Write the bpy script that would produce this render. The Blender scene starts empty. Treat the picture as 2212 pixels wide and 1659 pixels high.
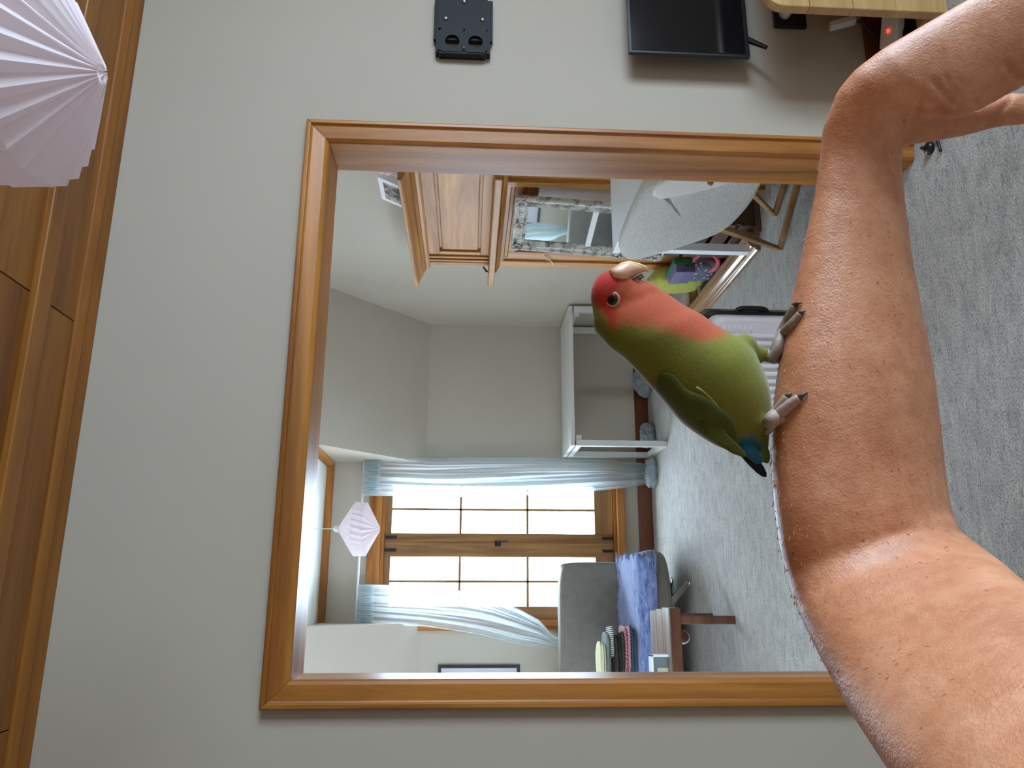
import bpy, bmesh, math, random
import numpy as np
from mathutils import Vector, Matrix, noise as mnoise
from mathutils.bvhtree import BVHTree
random.seed(7)
SC = bpy.context.scene
COL = SC.collection

# ------------------------------------------------------------------ camera
F = 1655.0                                   # focal length in pixels of the 2212 px frame
CAM = Vector((0, 0, 1.5))
_y, _p, _r = (math.radians(a) for a in (15.0, -3.11, 0.954))
FWD = Vector((math.sin(_y)*math.cos(_p), math.cos(_y)*math.cos(_p), math.sin(_p)))
_r0 = Vector((math.cos(_y), -math.sin(_y), 0)); _u0 = _r0.cross(FWD)
RIGHT = math.cos(_r)*_r0 + math.sin(_r)*_u0
UP = -math.sin(_r)*_r0 + math.cos(_r)*_u0
camd = bpy.data.cameras.new('camera'); cam = bpy.data.objects.new('camera', camd); COL.objects.link(cam)
camd.sensor_fit = 'HORIZONTAL'; camd.sensor_width = 36.0; camd.lens = 36.0*F/2212.0
camd.clip_start = 0.02; camd.clip_end = 200
# the phone was held sideways: image right is down, image up is to the room's right
M = Matrix((( -UP.x, RIGHT.x, -FWD.x), (-UP.y, RIGHT.y, -FWD.y), (-UP.z, RIGHT.z, -FWD.z)))
cam.matrix_world = Matrix.Translation(CAM) @ M.to_4x4()
SC.camera = cam

# ------------------------------------------------------------------ world, windows, exposure
SC.view_settings.view_transform = 'Standard'; SC.view_settings.look = 'None'
SC.view_settings.exposure = 0.0; SC.view_settings.gamma = 1.0; SC.view_settings.use_curve_mapping = False
world = bpy.data.worlds.new('overcast_sky'); SC.world = world; world.use_nodes = True
bg = world.node_tree.nodes['Background']
bg.inputs['Color'].default_value = (0.72, 0.90, 1.14, 1); bg.inputs['Strength'].default_value = 25.0
SC.cycles.max_bounces = 10; SC.cycles.diffuse_bounces = 6; SC.cycles.glossy_bounces = 4
SC.cycles.transparent_max_bounces = 16; SC.cycles.transmission_bounces = 6
SC.cycles.use_denoising = True; SC.cycles.sample_clamp_indirect = 8.0
SC.cycles.caustics_reflective = False; SC.cycles.caustics_refractive = False

def portal(name, loc, direction, sx, sy):
    l = bpy.data.lights.new(name, 'AREA'); l.shape = 'RECTANGLE'; l.size = sx; l.size_y = sy
    l.cycles.is_portal = True
    o = bpy.data.objects.new(name, l); COL.objects.link(o); o.location = loc
    o.rotation_euler = Vector(direction).to_track_quat('-Z', 'Y').to_euler()
portal('dormer_window_daylight', (0.345, 6.40, 1.25), (0, -1, 0), 1.3, 2.1)
portal('window_right_offscreen', (3.30, -0.60, 1.40), (-1, 0, 0), 2.2, 1.7)

# ------------------------------------------------------------------ helpers
def at(x, y, dep):                          # photograph pixel + distance along the view axis -> point in the room
    return CAM + (FWD + (829.5-y)/F*RIGHT + (1106-x)/F*UP)*dep
def ray(x, y): return (FWD + (829.5-y)/F*RIGHT + (1106-x)/F*UP)
def onp(x, y, ax, val):
    d = ray(x, y); return CAM + d*((val-CAM[ax])/d[ax])
def pix(P):
    d = Vector(P)-CAM; w = d.dot(FWD); return (1106-F*d.dot(UP)/w, 829.5-F*d.dot(RIGHT)/w)

class MB:
    def __init__(s): s.v = []; s.f = []
    def add(s, vs, fs):
        n = len(s.v); s.v += [Vector(v) for v in vs]; s.f += [tuple(i+n for i in f) for f in fs]; return s
    def box(s, a, b):
        x0, y0, z0 = a; x1, y1, z1 = b
        return s.add([(x0,y0,z0),(x1,y0,z0),(x1,y1,z0),(x0,y1,z0),(x0,y0,z1),(x1,y0,z1),(x1,y1,z1),(x0,y1,z1)],
                     [(3,2,1,0),(4,5,6,7),(0,1,5,4),(1,2,6,5),(2,3,7,6),(3,0,4,7)])
    def beam(s, p, q, w, h, up=(0,0,1)):     # rectangular bar from p to q
        p = Vector(p); q = Vector(q); d = (q-p).normalized(); u = Vector(up)
        sx = d.cross(u); sx = sx.normalized() if sx.length > 1e-4 else Vector((1,0,0)); u = sx.cross(d)
        vs = []
        for c in (p, q):
            for a, b in ((-1,-1),(1,-1),(1,1),(-1,1)): vs.append(c + sx*(a*w/2) + u*(b*h/2))
        return s.add(vs, [(3,2,1,0),(4,5,6,7),(0,1,5,4),(1,2,6,5),(2,3,7,6),(3,0,4,7)])
    def prism(s, poly, vec):                 # closed polygon swept along vec
        n = len(poly); vec = Vector(vec); vs = [Vector(p) for p in poly] + [Vector(p)+vec for p in poly]
        fs = [tuple(range(n))[::-1], tuple(range(n, 2*n))] + [(i, (i+1) % n, (i+1) % n+n, i+n) for i in range(n)]
        return s.add(vs, fs)
    def rings(s, rings, cap=True, close=False):
        n = len(rings[0]); vs = [p for r in rings for p in r]; fs = []
        m = len(rings)
        for i in range(m if close else m-1):
            for k in range(n):
                a = i*n+k; b = i*n+(k+1) % n; c = ((i+1) % m)*n+(k+1) % n; d = ((i+1) % m)*n+k
                fs.append((a, b, c, d))
        if cap and not close: fs += [tuple(range(n))[::-1], tuple(range((m-1)*n, m*n))]
        return s.add(vs, fs)
    def tube(s, pts, r, n=10, cap=True):
        pts = [Vector(p) for p in pts]; rs = r if isinstance(r, (list, tuple)) else [r]*len(pts)
        out = []; ref = None
        for i, p in enumerate(pts):
            t = (pts[min(i+1, len(pts)-1)]-pts[max(i-1, 0)]).normalized()
            if ref is None:
                ref = t.orthogonal().normalized()
            ref = (ref - t*ref.dot(t)); ref = ref.normalized() if ref.length > 1e-6 else t.orthogonal().normalized()
            b = t.cross(ref)
            out.append([p + (ref*math.cos(2*math.pi*k/n)+b*math.sin(2*math.pi*k/n))*rs[i] for k in range(n)])
        return s.rings(out, cap)
    def lathe(s, prof, c, n=24, axis=(0,0,1)):
        a = Vector(axis).normalized(); x = a.orthogonal().normalized(); y = a.cross(x); c = Vector(c)
        return s.rings([[c + a*z + (x*math.cos(2*math.pi*k/n)+y*math.sin(2*math.pi*k/n))*max(r, 1e-4) for k in range(n)] for r, z in prof])
    def grid(s, fn, nu, nv):
        vs = [fn(i/nu, j/nv) for i in range(nu+1) for j in range(nv+1)]
        return s.add(vs, [(i*(nv+1)+j, (i+1)*(nv+1)+j, (i+1)*(nv+1)+j+1, i*(nv+1)+j+1) for i in range(nu) for j in range(nv)])
    def cushion(s, c, d, e=0.35, nu=28, nv=16, fn=None):   # superellipsoid pillow
        c = Vector(c)
        def sp(a, p): return math.copysign(abs(a)**p, a)
        out = []
        for j in range(1, nv):
            ph = -math.pi/2 + math.pi*j/nv; r = []
            for i in range(nu):
                th = 2*math.pi*i/nu
                p = Vector((sp(math.cos(ph), e)*sp(math.cos(th), e)*d[0]/2, sp(math.cos(ph), e)*sp(math.sin(th), e)*d[1]/2, sp(math.sin(ph), e)*d[2]/2))
                r.append(c + (fn(p) if fn else p))
            out.append(r)
        return s.rings(out)
    def rslab(s, poly, t, vec=None, bev=0.0):   # flat outline (list of 3D points) given thickness along vec, with softened rim
        vec = Vector(vec).normalized(); c = sum((Vector(p) for p in poly), Vector())/len(poly); R = []
        for k, (off, inn) in enumerate(((0, bev), (bev*0.3, bev*0.3), (bev, 0), (t-bev, 0), (t-bev*0.3, bev*0.3), (t, bev))):
            R.append([Vector(p) + vec*off + (c-Vector(p)).normalized()*inn for p in poly])
        tow = lambda Rg, k: [p+(c+vec*((p-c).dot(vec))-p)*k for p in Rg]
        R = [tow(R[0], .97), tow(R[0], .5), tow(R[0], .12)] + R + [tow(R[-1], .12), tow(R[-1], .5), tow(R[-1], .97)]
        return s.rings(R)
    def build(s, name, mat, parent=None, smooth=False, bevel=0, seg=2, sub=0, angle=0.7):
        me = bpy.data.meshes.new(name)
        off = Vector((0, 0, 0)); q = parent
        while q is not None: off += Vector(q.location); q = q.parent
        me.from_pydata([v-off for v in s.v], [], s.f); me.validate(); 
        bm = bmesh.new(); bm.from_mesh(me); bmesh.ops.recalc_face_normals(bm, faces=bm.faces); bm.to_mesh(me); bm.free()
        o = bpy.data.objects.new(name, me); COL.objects.link(o)
        if parent is not None: o.parent = parent
        if mat is not None: me.materials.append(mat)
        if smooth:
            for p in me.polygons: p.use_smooth = True
        if bevel:
            m = o.modifiers.new('edge', 'BEVEL'); m.width = bevel; m.segments = seg; m.limit_method = 'ANGLE'; m.angle_limit = angle
            m.harden_normals = False
        if sub:
            m = o.modifiers.new('sub', 'SUBSURF'); m.levels = sub; m.render_levels = sub
        return o

def thing(name, label, cat, loc, group=None):
    o = bpy.data.objects.new(name, None); COL.objects.link(o); o.location = loc; o.empty_display_size = 0.05
    o['label'] = label; o['category'] = cat
    if group: o['group'] = group
    return o
def tag(o, label, cat, group=None):
    o['label'] = label; o['category'] = cat
    if group: o['group'] = group
    return o
def struct(name, loc=(0, 0, 0), label=None):
    o = bpy.data.objects.new(name, None); COL.objects.link(o); o.location = loc; o['kind'] = 'structure'
    if label: o['label'] = label
    return o
def st(o, label=None):
    o['kind'] = 'structure'
    if label: o['label'] = label
    return o
def origin(o, loc):                         # move a mesh's origin to its base
    loc = Vector(loc); o.data.transform(Matrix.Translation(-loc)); o.location = loc; return o

# ------------------------------------------------------------------ materials
def lin(r, g, b):
    f = lambda c: (c/255/12.92 if c/255 <= 0.04045 else ((c/255+0.055)/1.055)**2.4)
    return (f(r), f(g), f(b), 1)
class NT:
    def __init__(s, name):
        s.m = bpy.data.materials.new(name); s.m.use_nodes = True; s.t = s.m.node_tree; s.n = s.t.nodes
        s.b = s.n['Principled BSDF']; s.out = s.n['Material Output']
    def node(s, typ, **kw):
        n = s.n.new(typ)
        for k, v in kw.items():
            if k.startswith('i_'):
                key = k[2:]; n.inputs[int(key) if key.isdigit() else key.replace('_', ' ')].default_value = v
            else: setattr(n, k, v)
        return n
    def link(s, a, b): s.t.links.new(a, b)
    def coords(s, scale=(1,1,1), kind='Object'):
        tc = s.node('ShaderNodeTexCoord'); mp = s.node('ShaderNodeMapping'); mp.inputs['Scale'].default_value = scale
        s.link(tc.outputs[kind], mp.inputs['Vector']); return mp.outputs['Vector']
    def noise(s, vec, scale, detail=4, rough=0.55, dist=0):
        n = s.node('ShaderNodeTexNoise', i_Scale=scale, i_Detail=detail, i_Roughness=rough, i_Distortion=dist); s.link(vec, n.inputs['Vector']); return n.outputs['Fac']
    def ramp(s, fac, stops):
        r = s.node('ShaderNodeValToRGB'); e = r.color_ramp.elements
        while len(e) < len(stops): e.new(0.5)
        for k, (p, c) in enumerate(stops): e[k].position = p; e[k].color = c
        s.link(fac, r.inputs['Fac']); return r.outputs['Color']
    def mix(s, fac, a, b, mode='MIX'):
        m = s.node('ShaderNodeMix', data_type='RGBA', blend_type=mode)
        for sock, val in ((m.inputs[0], fac), (m.inputs[6], a), (m.inputs[7], b)):
            if isinstance(val, (int, float, tuple)): sock.default_value = val
            else: s.link(val, sock)
        return m.outputs[2]
    def bump(s, h, strength=0.3, dist=0.002):
        b = s.node('ShaderNodeBump', i_Strength=strength, i_Distance=dist); s.link(h, b.inputs['Height']); s.link(b.outputs['Normal'], s.b.inputs['Normal'])
    def set(s, **kw):
        for k, v in kw.items():
            sock = s.b.inputs[k.replace('_', ' ')]
            if isinstance(v, (int, float, tuple)): sock.default_value = v
            else: s.link(v, sock)
        return s.m
def scl(c, k): return (min(c[0]*k, 1), min(c[1]*k, 1), min(c[2]*k, 1), 1)
def paint(name, c, rough=0.6, var=0.08, scale=8, bs=0, bstr=0.1, bd=0.001, spec=0.5, metal=0.0, **kw):
    t = NT(name); v = t.coords()
    col = t.ramp(t.noise(v, scale), [(0.3, scl(c, 1-var)), (0.7, scl(c, 1+var))])
    if bs: t.bump(t.noise(v, bs, 3), bstr, bd)
    return t.set(Base_Color=col, Roughness=rough, Metallic=metal, Specular_IOR_Level=spec, **kw)
def wood(name, dark, light, axis='X', scale=9, rough=0.4, knots=True, bstr=0.12, coat=0.0):
    t = NT(name); st_ = 0.07
    sc = {'X': (st_, 1, 1), 'Y': (1, st_, 1), 'Z': (1, 1, st_)}[axis]
    oi = t.node('ShaderNodeObjectInfo')
    tc = t.node('ShaderNodeTexCoord'); ad = t.node('ShaderNodeVectorMath', operation='ADD')
    mu = t.node('ShaderNodeVectorMath', operation='SCALE'); mu.inputs[0].default_value = (7.3, 5.1, 3.7); t.link(oi.outputs['Random'], mu.inputs['Scale'])
    t.link(tc.outputs['Object'], ad.inputs[0]); t.link(mu.outputs[0], ad.inputs[1])
    mp = t.node('ShaderNodeMapping'); mp.inputs['Scale'].default_value = sc; t.link(ad.outputs[0], mp.inputs['Vector']); v = mp.outputs['Vector']
    n1 = t.noise(v, scale, 6, 0.6, 1.2); n2 = t.noise(v, scale*9, 3, 0.6)
    mid = tuple((dark[i]+light[i])/2 for i in range(3)) + (1,)
    c1 = t.ramp(n1, [(0.30, dark), (0.5, mid), (0.72, light)])
    c2 = t.ramp(n2, [(0.30, (0.72, 0.70, 0.68, 1)), (0.62, (1.05, 1.05, 1.05, 1))])
    col = t.mix(0.55, c1, c2, 'MULTIPLY')
    t.bump(n2, bstr, 0.001)
    return t.set(Base_Color=col, Roughness=rough, Coat_Weight=coat, Coat_Roughness=0.15)
MT = {}
MT['wall'] = paint('wall_paint', lin(184, 174, 158), 0.75, 0.02, 2.0, 180, 0.05, 0.0006, 0.3)
MT['wall_far'] = MT['wall']
MT['white'] = paint('white_ceiling_paint', lin(225, 226, 220), 0.8, 0.02, 2, 150, 0.05, 0.0006, 0.3)
ORA = (lin(126, 70, 18), lin(200, 132, 52))
for ax in 'XYZ': MT['trim'+ax] = wood('honey_wood_'+ax.lower(), ORA[0], ORA[1], ax, 8, 0.38, coat=0.0)
for ax in 'XYZ': MT['ceilw'+ax] = wood('ceiling_wood_'+ax.lower(), lin(112, 62, 14), lin(166, 106, 38), ax, 7, 0.45)
for ax in 'XYZ': MT['mant'+ax] = wood('mantel_wood_'+ax.lower(), lin(132, 78, 26), lin(210, 150, 76), ax, 7, 0.5)
for ax in 'XYZ': MT['base'+ax] = wood('baseboard_wood_'+ax.lower(), lin(84, 40, 18), lin(128, 70, 36), ax, 7, 0.4)
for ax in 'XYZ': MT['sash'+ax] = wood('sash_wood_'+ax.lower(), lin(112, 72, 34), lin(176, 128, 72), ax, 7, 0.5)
MT['darkwood'] = wood('dark_bench_wood', lin(60, 32, 18), lin(120, 72, 44), 'X', 8, 0.4)
MT['benchtop'] = wood('worn_bench_top', lin(92, 70, 56), lin(178, 160, 146), 'X', 7, 0.3)
MT['pale'] = wood('pale_wood', lin(172, 132, 78), lin(208, 172, 116), 'X', 6, 0.45)
MT['beech'] = wood('beech_leg_wood', lin(150, 104, 60), lin(206, 164, 112), 'Z', 7, 0.45)
MT['black'] = paint('black_metal', lin(16, 17, 21), 0.7, 0.1, 30, 0, spec=0.5)
MT['plastic'] = paint('black_plastic', lin(20, 20, 23), 0.35, 0.1, 30)
MT['screen'] = paint('tv_screen_glass', lin(12, 13, 17), 0.12, 0.0, 5, spec=0.6)
MT['wplastic'] = paint('white_plastic', lin(228, 228, 226), 0.4, 0.02, 9)
MT['lacquer'] = paint('white_lacquer', lin(244, 246, 250), 0.35, 0.02, 9)
MT['greywhite'] = paint('white_painted_frame', lin(214, 212, 206), 0.45, 0.03, 9)
MT['steel'] = paint('steel', lin(190, 188, 182), 0.25, 0.05, 20, metal=1.0)
MT['iron'] = paint('wrought_iron', lin(48, 42, 36), 0.5, 0.2, 40, metal=0.6)
def carpet():
    t = NT('grey_loop_carpet'); v = t.coords(); vs = t.coords((0.35, 1.0, 1.0))
    big = t.noise(v, 2.2, 3); mid = t.noise(vs, 26, 5, 0.65, 0.6); fine = t.noise(v, 160, 4, 0.7); fl = t.noise(vs, 70, 4, 0.75, 1.0)
    c = t.ramp(fine, [(0.30, lin(120, 116, 112)), (0.50, lin(186, 181, 174)), (0.72, lin(226, 222, 214))])
    c = t.mix(0.55, c, t.ramp(mid, [(0.34, (0.55, 0.55, 0.56, 1)), (0.60, (1.06, 1.06, 1.05, 1))]), 'MULTIPLY')
    c = t.mix(0.7, c, t.ramp(fl, [(0.34, (0.45, 0.45, 0.47, 1)), (0.46, (1, 1, 1, 1))]), 'MULTIPLY')
    c = t.mix(0.5, c, t.ramp(big, [(0.35, (0.84, 0.83, 0.82, 1)), (0.65, (1.06, 1.06, 1.07, 1))]), 'MULTIPLY')
    m1 = t.node('ShaderNodeMath', operation='ADD'); t.link(fine, m1.inputs[0]); t.link(fl, m1.inputs[1])
    t.bump(m1.outputs[0], 0.9, 0.004)
    return t.set(Base_Color=c, Roughness=0.95, Specular_IOR_Level=0.1, Sheen_Weight=0.15)
MT['carpet'] = carpet()
def cloth(name, c, weave=420, var=0.1, rough=0.9, sheen=0.2, big=18):
    t = NT(name); v = t.coords()
    col = t.ramp(t.noise(v, big, 4), [(0.3, scl(c, 1-var)), (0.7, scl(c, 1+var))])
    t.bump(t.noise(v, weave, 3, 0.7), 0.35, 0.001)
    return t.set(Base_Color=col, Roughness=rough, Sheen_Weight=sheen, Specular_IOR_Level=0.15)
MT['boucle2'] = paint('cream_wool_pad', lin(226, 224, 220), 0.95, 0.05, 90, 300, .4, .003, .1)
MT['sofa'] = cloth('taupe_sofa_fabric', lin(126, 120, 110))
MT['boucle'] = paint('cream_boucle', lin(226, 222, 216), 0.95, 0.22, 170, 190, 1.0, 0.010, 0.1)
def gauze(name, c, op=0.55):
    t = NT(name); v = t.coords((1, 1, 0.06))
    w = t.noise(v, 34, 3, 0.5)
    tr = t.node('ShaderNodeBsdfTranslucent'); df = t.node('ShaderNodeBsdfDiffuse'); tp = t.node('ShaderNodeBsdfTransparent')
    tr.inputs['Color'].default_value = c; df.inputs['Color'].default_value = c; tp.inputs['Color'].default_value = (0.93, 0.96, 0.96, 1)
    a = t.node('ShaderNodeMixShader', i_0=0.4); t.link(tr.outputs[0], a.inputs[1]); t.link(df.outputs[0], a.inputs[2])
    b = t.node('ShaderNodeMixShader')
    r = t.ramp(w, [(0.3, (op-0.05,)*3+(1,)), (0.7, (op+0.05,)*3+(1,))]); t.link(r, b.inputs[0])
    t.link(tp.outputs[0], b.inputs[1]); t.link(a.outputs[0], b.inputs[2]); t.link(b.outputs[0], t.out.inputs['Surface'])
    return t.m
MT['gauze'] = gauze('grey_gauze_curtain', lin(206, 216, 218), 0.50)
MT['gauze2'] = gauze('gathered_gauze', lin(206, 216, 218), 0.9)
def glass(name='window_glass', refl=0.06, tint=(0.97, 0.99, 0.98, 1)):
    t = NT(name); tp = t.node('ShaderNodeBsdfTransparent'); tp.inputs['Color'].default_value = tint
    gl = t.node('ShaderNodeBsdfGlossy', i_Roughness=0.02); mx = t.node('ShaderNodeMixShader', i_0=refl)
    t.link(tp.outputs[0], mx.inputs[1]); t.link(gl.outputs[0], mx.inputs[2]); t.link(mx.outputs[0], t.out.inputs['Surface']); return t.m
MT['glass'] = glass()
def mirror():
    t = NT('mirror_glass'); return t.set(Base_Color=(0.80, 0.85, 0.84, 1), Metallic=1.0, Roughness=0.03)
MT['mirror'] = mirror()
def paper():
    t = NT('pleated_paper'); tr = t.node('ShaderNodeBsdfTranslucent'); df = t.node('ShaderNodeBsdfDiffuse')
    c = lin(246, 238, 242); tr.inputs['Color'].default_value = lin(248, 236, 236); df.inputs['Color'].default_value = c
    mx = t.node('ShaderNodeMixShader', i_0=0.55); t.link(tr.outputs[0], mx.inputs[1]); t.link(df.outputs[0], mx.inputs[2]); t.link(mx.outputs[0], t.out.inputs['Surface']); return t.m
MT['paper'] = paper()
def skin():
    t = NT('arm_skin'); v = t.coords()
    base = t.ramp(t.noise(v, 26, 5, 0.65), [(0.3, lin(188, 122, 84)), (0.52, lin(206, 142, 103)), (0.72, lin(218, 160, 124))])
    mot = t.ramp(t.noise(v, 130, 4, 0.65), [(0.32, (0.86, 0.80, 0.76, 1)), (0.6, (1.03, 1.03, 1.03, 1))])
    c = t.mix(0.8, base, mot, 'MULTIPLY')
    vo = t.node('ShaderNodeTexVoronoi', i_Scale=120.0); t.link(v, vo.inputs['Vector'])
    fre = t.ramp(vo.outputs['Distance'], [(0.08, (1, 1, 1, 1)), (0.16, (0, 0, 0, 1))])
    sel = t.ramp(t.noise(v, 60, 2), [(0.57, (0, 0, 0, 1)), (0.62, (1, 1, 1, 1))])
    ff = t.mix(1.0, fre, sel, 'MULTIPLY')
    c = t.mix(ff, c, lin(150, 92, 66))
    h = t.node('ShaderNodeMath', operation='ADD'); t.link(t.noise(v, 700, 3, 0.6), h.inputs[0]); t.link(t.noise(t.coords((1, 1, 1)), 260, 4, 0.7), h.inputs[1])
    t.bump(h.outputs[0], 0.45, 0.0010)
    return t.set(Base_Color=c, Roughness=0.44, Subsurface_Weight=0.12, Subsurface_Radius=(0.010, 0.004, 0.002), Subsurface_Scale=1.0, Specular_IOR_Level=0.6)
MT['skin'] = skin()

# ------------------------------------------------------------------ room numbers (metres)
NW, NW2 = 2.26, 2.42          # partition wall faces
FW = 6.24                     # window wall of the far room
CH = 2.64                     # ceiling height
XR = 2.19                     # gable wall with the fireplace
OX0, OX1, OZ = -0.24, 1.412, 1.975   # cased opening
NX0, NX1, NY0 = -1.9, 3.2, -2.7      # room the photographer stands in

# ------------------------------------------------------------------ structure
fl = MB().box((NX0-.1, NY0-.1, -.1), (NX1+.1, FW+.1, 0)).build('floor', MT['carpet']); st(fl, 'mottled grey loop-pile carpet through both rooms')
b = MB().box((NX0-.1, NW, 0), (OX0-.02, NW2, CH+.06)).box((OX1+.02, NW, 0), (NX1+.1, NW2, CH+.06)).box((OX0-.02, NW, OZ+.02), (OX1+.02, NW2, CH+.06))
st(b.build('wall_partition', MT['wall']), 'light grey painted partition wall around the cased opening')
# window wall with hole
WX0, WX1, WZ0, WZ1 = -0.236, 0.925, 0.30, 2.19
b = MB().box((-2.3, FW, 0), (WX0, FW+.14, CH)).box((WX1, FW, 0), (XR+.1, FW+.14, CH)).box((WX0, FW, 0), (WX1, FW+.14, WZ0)).box((WX0, FW, WZ1), (WX1, FW+.14, CH))
st(b.build('wall_back', MT['wall_far']))
st(MB().box((XR, NW2, 0), (XR+.1, FW+.14, CH)).build('wall_right', MT['wall_far']))
st(MB().box((-2.4, NW2, 0), (-2.3, FW+.14, CH)).build('wall_left', MT['wall_far']))
st(MB().box((-2.4, NW2-.02, CH), (XR+.1, FW+.2, CH+.08)).build('ceiling_back', MT['white']))
for nm, xa, xb in (('ceiling_slope_right', .993, XR), ('ceiling_slope_left', -2.3, -.253)):
    st(MB().prism([(xa, FW, 1.85), (xa, FW, CH), (xa, 5.38, CH)], (xb-xa, 0, 0)).build(nm, MT['wall_far']), 'grey sloping attic ceiling beside the dormer window')
# photographer's room: left, behind, and right wall with a real window
st(MB().box((NX0-.1, NY0-.1, 0), (NX0, NW, CH+.06)).build('wall_near_left', MT['wall']))
st(MB().box((NX0, NY0-.14, 0), (NX1+.1, NY0, CH+.06)).build('wall_near_back', MT['wall']))
VY0, VY1, VZ0, VZ1 = -1.70, 0.50, 0.55, 2.25
b = MB().box((NX1, NY0, 0), (NX1+.14, VY0, CH+.06)).box((NX1, VY1, 0), (NX1+.14, NW, CH+.06)).box((NX1, VY0, 0), (NX1+.14, VY1, VZ0)).box((NX1, VY0, VZ1), (NX1+.14, VY1, CH+.06))
st(b.build('wall_near_right', MT['wall']))
w2 = struct('window_2', (NX1, -1, VZ0))
b = MB()
for y0, y1, z0, z1 in ((VY0, VY1, VZ0, VZ0+.07), (VY0, VY1, VZ1-.07, VZ1), (VY0, VY0+.07, VZ0, VZ1), (VY1-.07, VY1, VZ0, VZ1), (-.69, -.61, VZ0, VZ1)): b.box((NX1+.03, y0, z0), (NX1+.10, y1, z1))
b.build('window_frame', MT['trimY'], w2)
for y0, y1 in ((VY0+.07, -.69), (-.61, VY1-.07)): MB().box((NX1+.06, y0, VZ0+.07), (NX1+.066, y1, VZ1-.07)).build('pane', MT['glass'], w2)

# boarded ceiling of the near room
ce = struct('ceiling', (0, 0, CH), 'brown boarded timber ceiling with battens')
MB().box((NX0-.1, NY0-.1, CH+.045), (NX1+.14, NW2, CH+.1)).build('backing', MT['ceilwX'], ce)
pitch = 0.262; y = 2.215; k = 0
while y > NY0:
    y0 = max(y-pitch, NY0); js = [NX0, -0.95 if k % 2 else -0.35, 0.752, 2.05 if k % 2 else 2.5, NX1]
    for a, c in zip(js[:-1], js[1:]):
        MB().box((a+.0015, y0+.001, CH+.018), (c-.0015, y-.001, CH+.045)).build('board', MT['ceilwX'], ce, bevel=0.002)
    if y0 > NY0:
        MB().box((NX0, y0-.002, CH-.002), (NX1, y0+.066, CH+.03)).build('batten', MT['ceilwX'], ce, bevel=0.005)
    y -= pitch; k += 1
tr2 = struct('trim_2', (0, NW, CH-.04), 'timber cornice between the partition wall and the boarded ceiling')
MB().prism([(NX0, NW, CH-.008), (NX0, NW-.006, CH-.008), (NX0, NW-.04, CH+.002), (NX0, NW-.055, CH-.004), (NX0, NW-.078, CH+.012), (NX0, NW-.078, CH+.03), (NX0, NW, CH+.03)], (NX1-NX0, 0, 0)).build('cornice', MT['ceilwX'], tr2, bevel=0.003)

# cased opening
tr = struct('trim_1', (0, NW, 0), 'honey-coloured timber casing around the wide opening')
W = 0.0745
prof = [(0, 0), (0, .026), (.004, .030), (.015, .030), (.018, .024), (.022, .021), (W-.012, .017), (W-.003, .010), (W, .004), (W, 0)]
def casing(path_a, path_b, mat):
    ra = [path_a(w, t) for w, t in prof]; rb = [path_b(w, t) for w, t in prof]
    return MB().rings([ra, rb]).build('casing', mat, tr, bevel=0.0015)
xl, xr, zt = OX0-W, OX1+W, OZ+W
casing(lambda w, t: (xl+w, NW-t, zt-w), lambda w, t: (xr-w, NW-t, zt-w), MT['trimX'])
casing(lambda w, t: (xl+w, NW-t, 0), lambda w, t: (xl+w, NW-t, zt-w), MT['trimZ'])
casing(lambda w, t: (xr-w, NW-t, 0), lambda w, t: (xr-w, NW-t, zt-w), MT['trimZ'])
MB().box((OX0-.02, NW-.004, 0), (OX0, NW2+.004, OZ)).build('jamb_lining', MT['trimZ'], tr, bevel=0.002)
MB().box((OX1, NW-.004, 0), (OX1+.02, NW2+.004, OZ)).build('jamb_lining', MT['trimZ'], tr, bevel=0.002)
MB().box((OX0-.02, NW-.004, OZ), (OX1+.02, NW2+.004, OZ+.02)).build('head_lining', MT['trimX'], tr, bevel=0.002)
# baseboards
def baseboard(name, a, c, mat, h=0.125):
    o = MB().box(a, c).build(name, mat, bevel=0.004); return st(o)
baseboard('baseboard_front', (xr, NW-.018, 0), (NX1, NW, .115), MT['baseX'])
baseboard('baseboard_front_left', (NX0, NW-.018, 0), (xl, NW, .115), MT['baseX'])
baseboard('baseboard_back', (-2.3, FW-.018, 0), (XR, FW, .115), MT['baseX'])
baseboard('baseboard_right', (XR-.018, 4.62, 0), (XR, FW-.018, .115), MT['baseY'])

# ------------------------------------------------------------------ dormer window
w1 = struct('window_1', (0.345, FW, WZ0), 'timber casement window with two sashes in the dormer')
b = MB(); c0, c1 = WX0-.076, WX1+.076
MB().box((c0, FW-.028, .30), (WX0+.004, FW, WZ1+.10)).build('casing', MT['trimZ'], w1, bevel=0.004)
MB().box((WX1-.004, FW-.028, .30), (c1, FW, WZ1+.10)).build('casing', MT['trimZ'], w1, bevel=0.004)
MB().box((WX0+.004, FW-.028, WZ1), (WX1-.004, FW, WZ1+.10)).build('head_casing', MT['trimX'], w1, bevel=0.004)
MB().box((c0-.02, FW-.065, .235), (c1+.02, FW+.02, .30)).build('window_sill', MT['trimX'], w1, bevel=0.008)
MB().box((WX0, FW-.010, WZ1-.028), (WX1, FW+.1, WZ1)).build('window_frame', MT['trimX'], w1, bevel=0.002)
MB().box((WX0, FW-.010, WZ0), (WX1, FW+.1, WZ0+.022)).build('window_frame', MT['trimX'], w1, bevel=0.002)
cols = {'l': (WX0+.002, -.1326, .0565, .245, .3460), 'r': (.3460, .4293, .620, .8085, WX1-.002)}
zb, zr1, zr2, ztp = .474, 1.02, 1.56, 2.109
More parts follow.
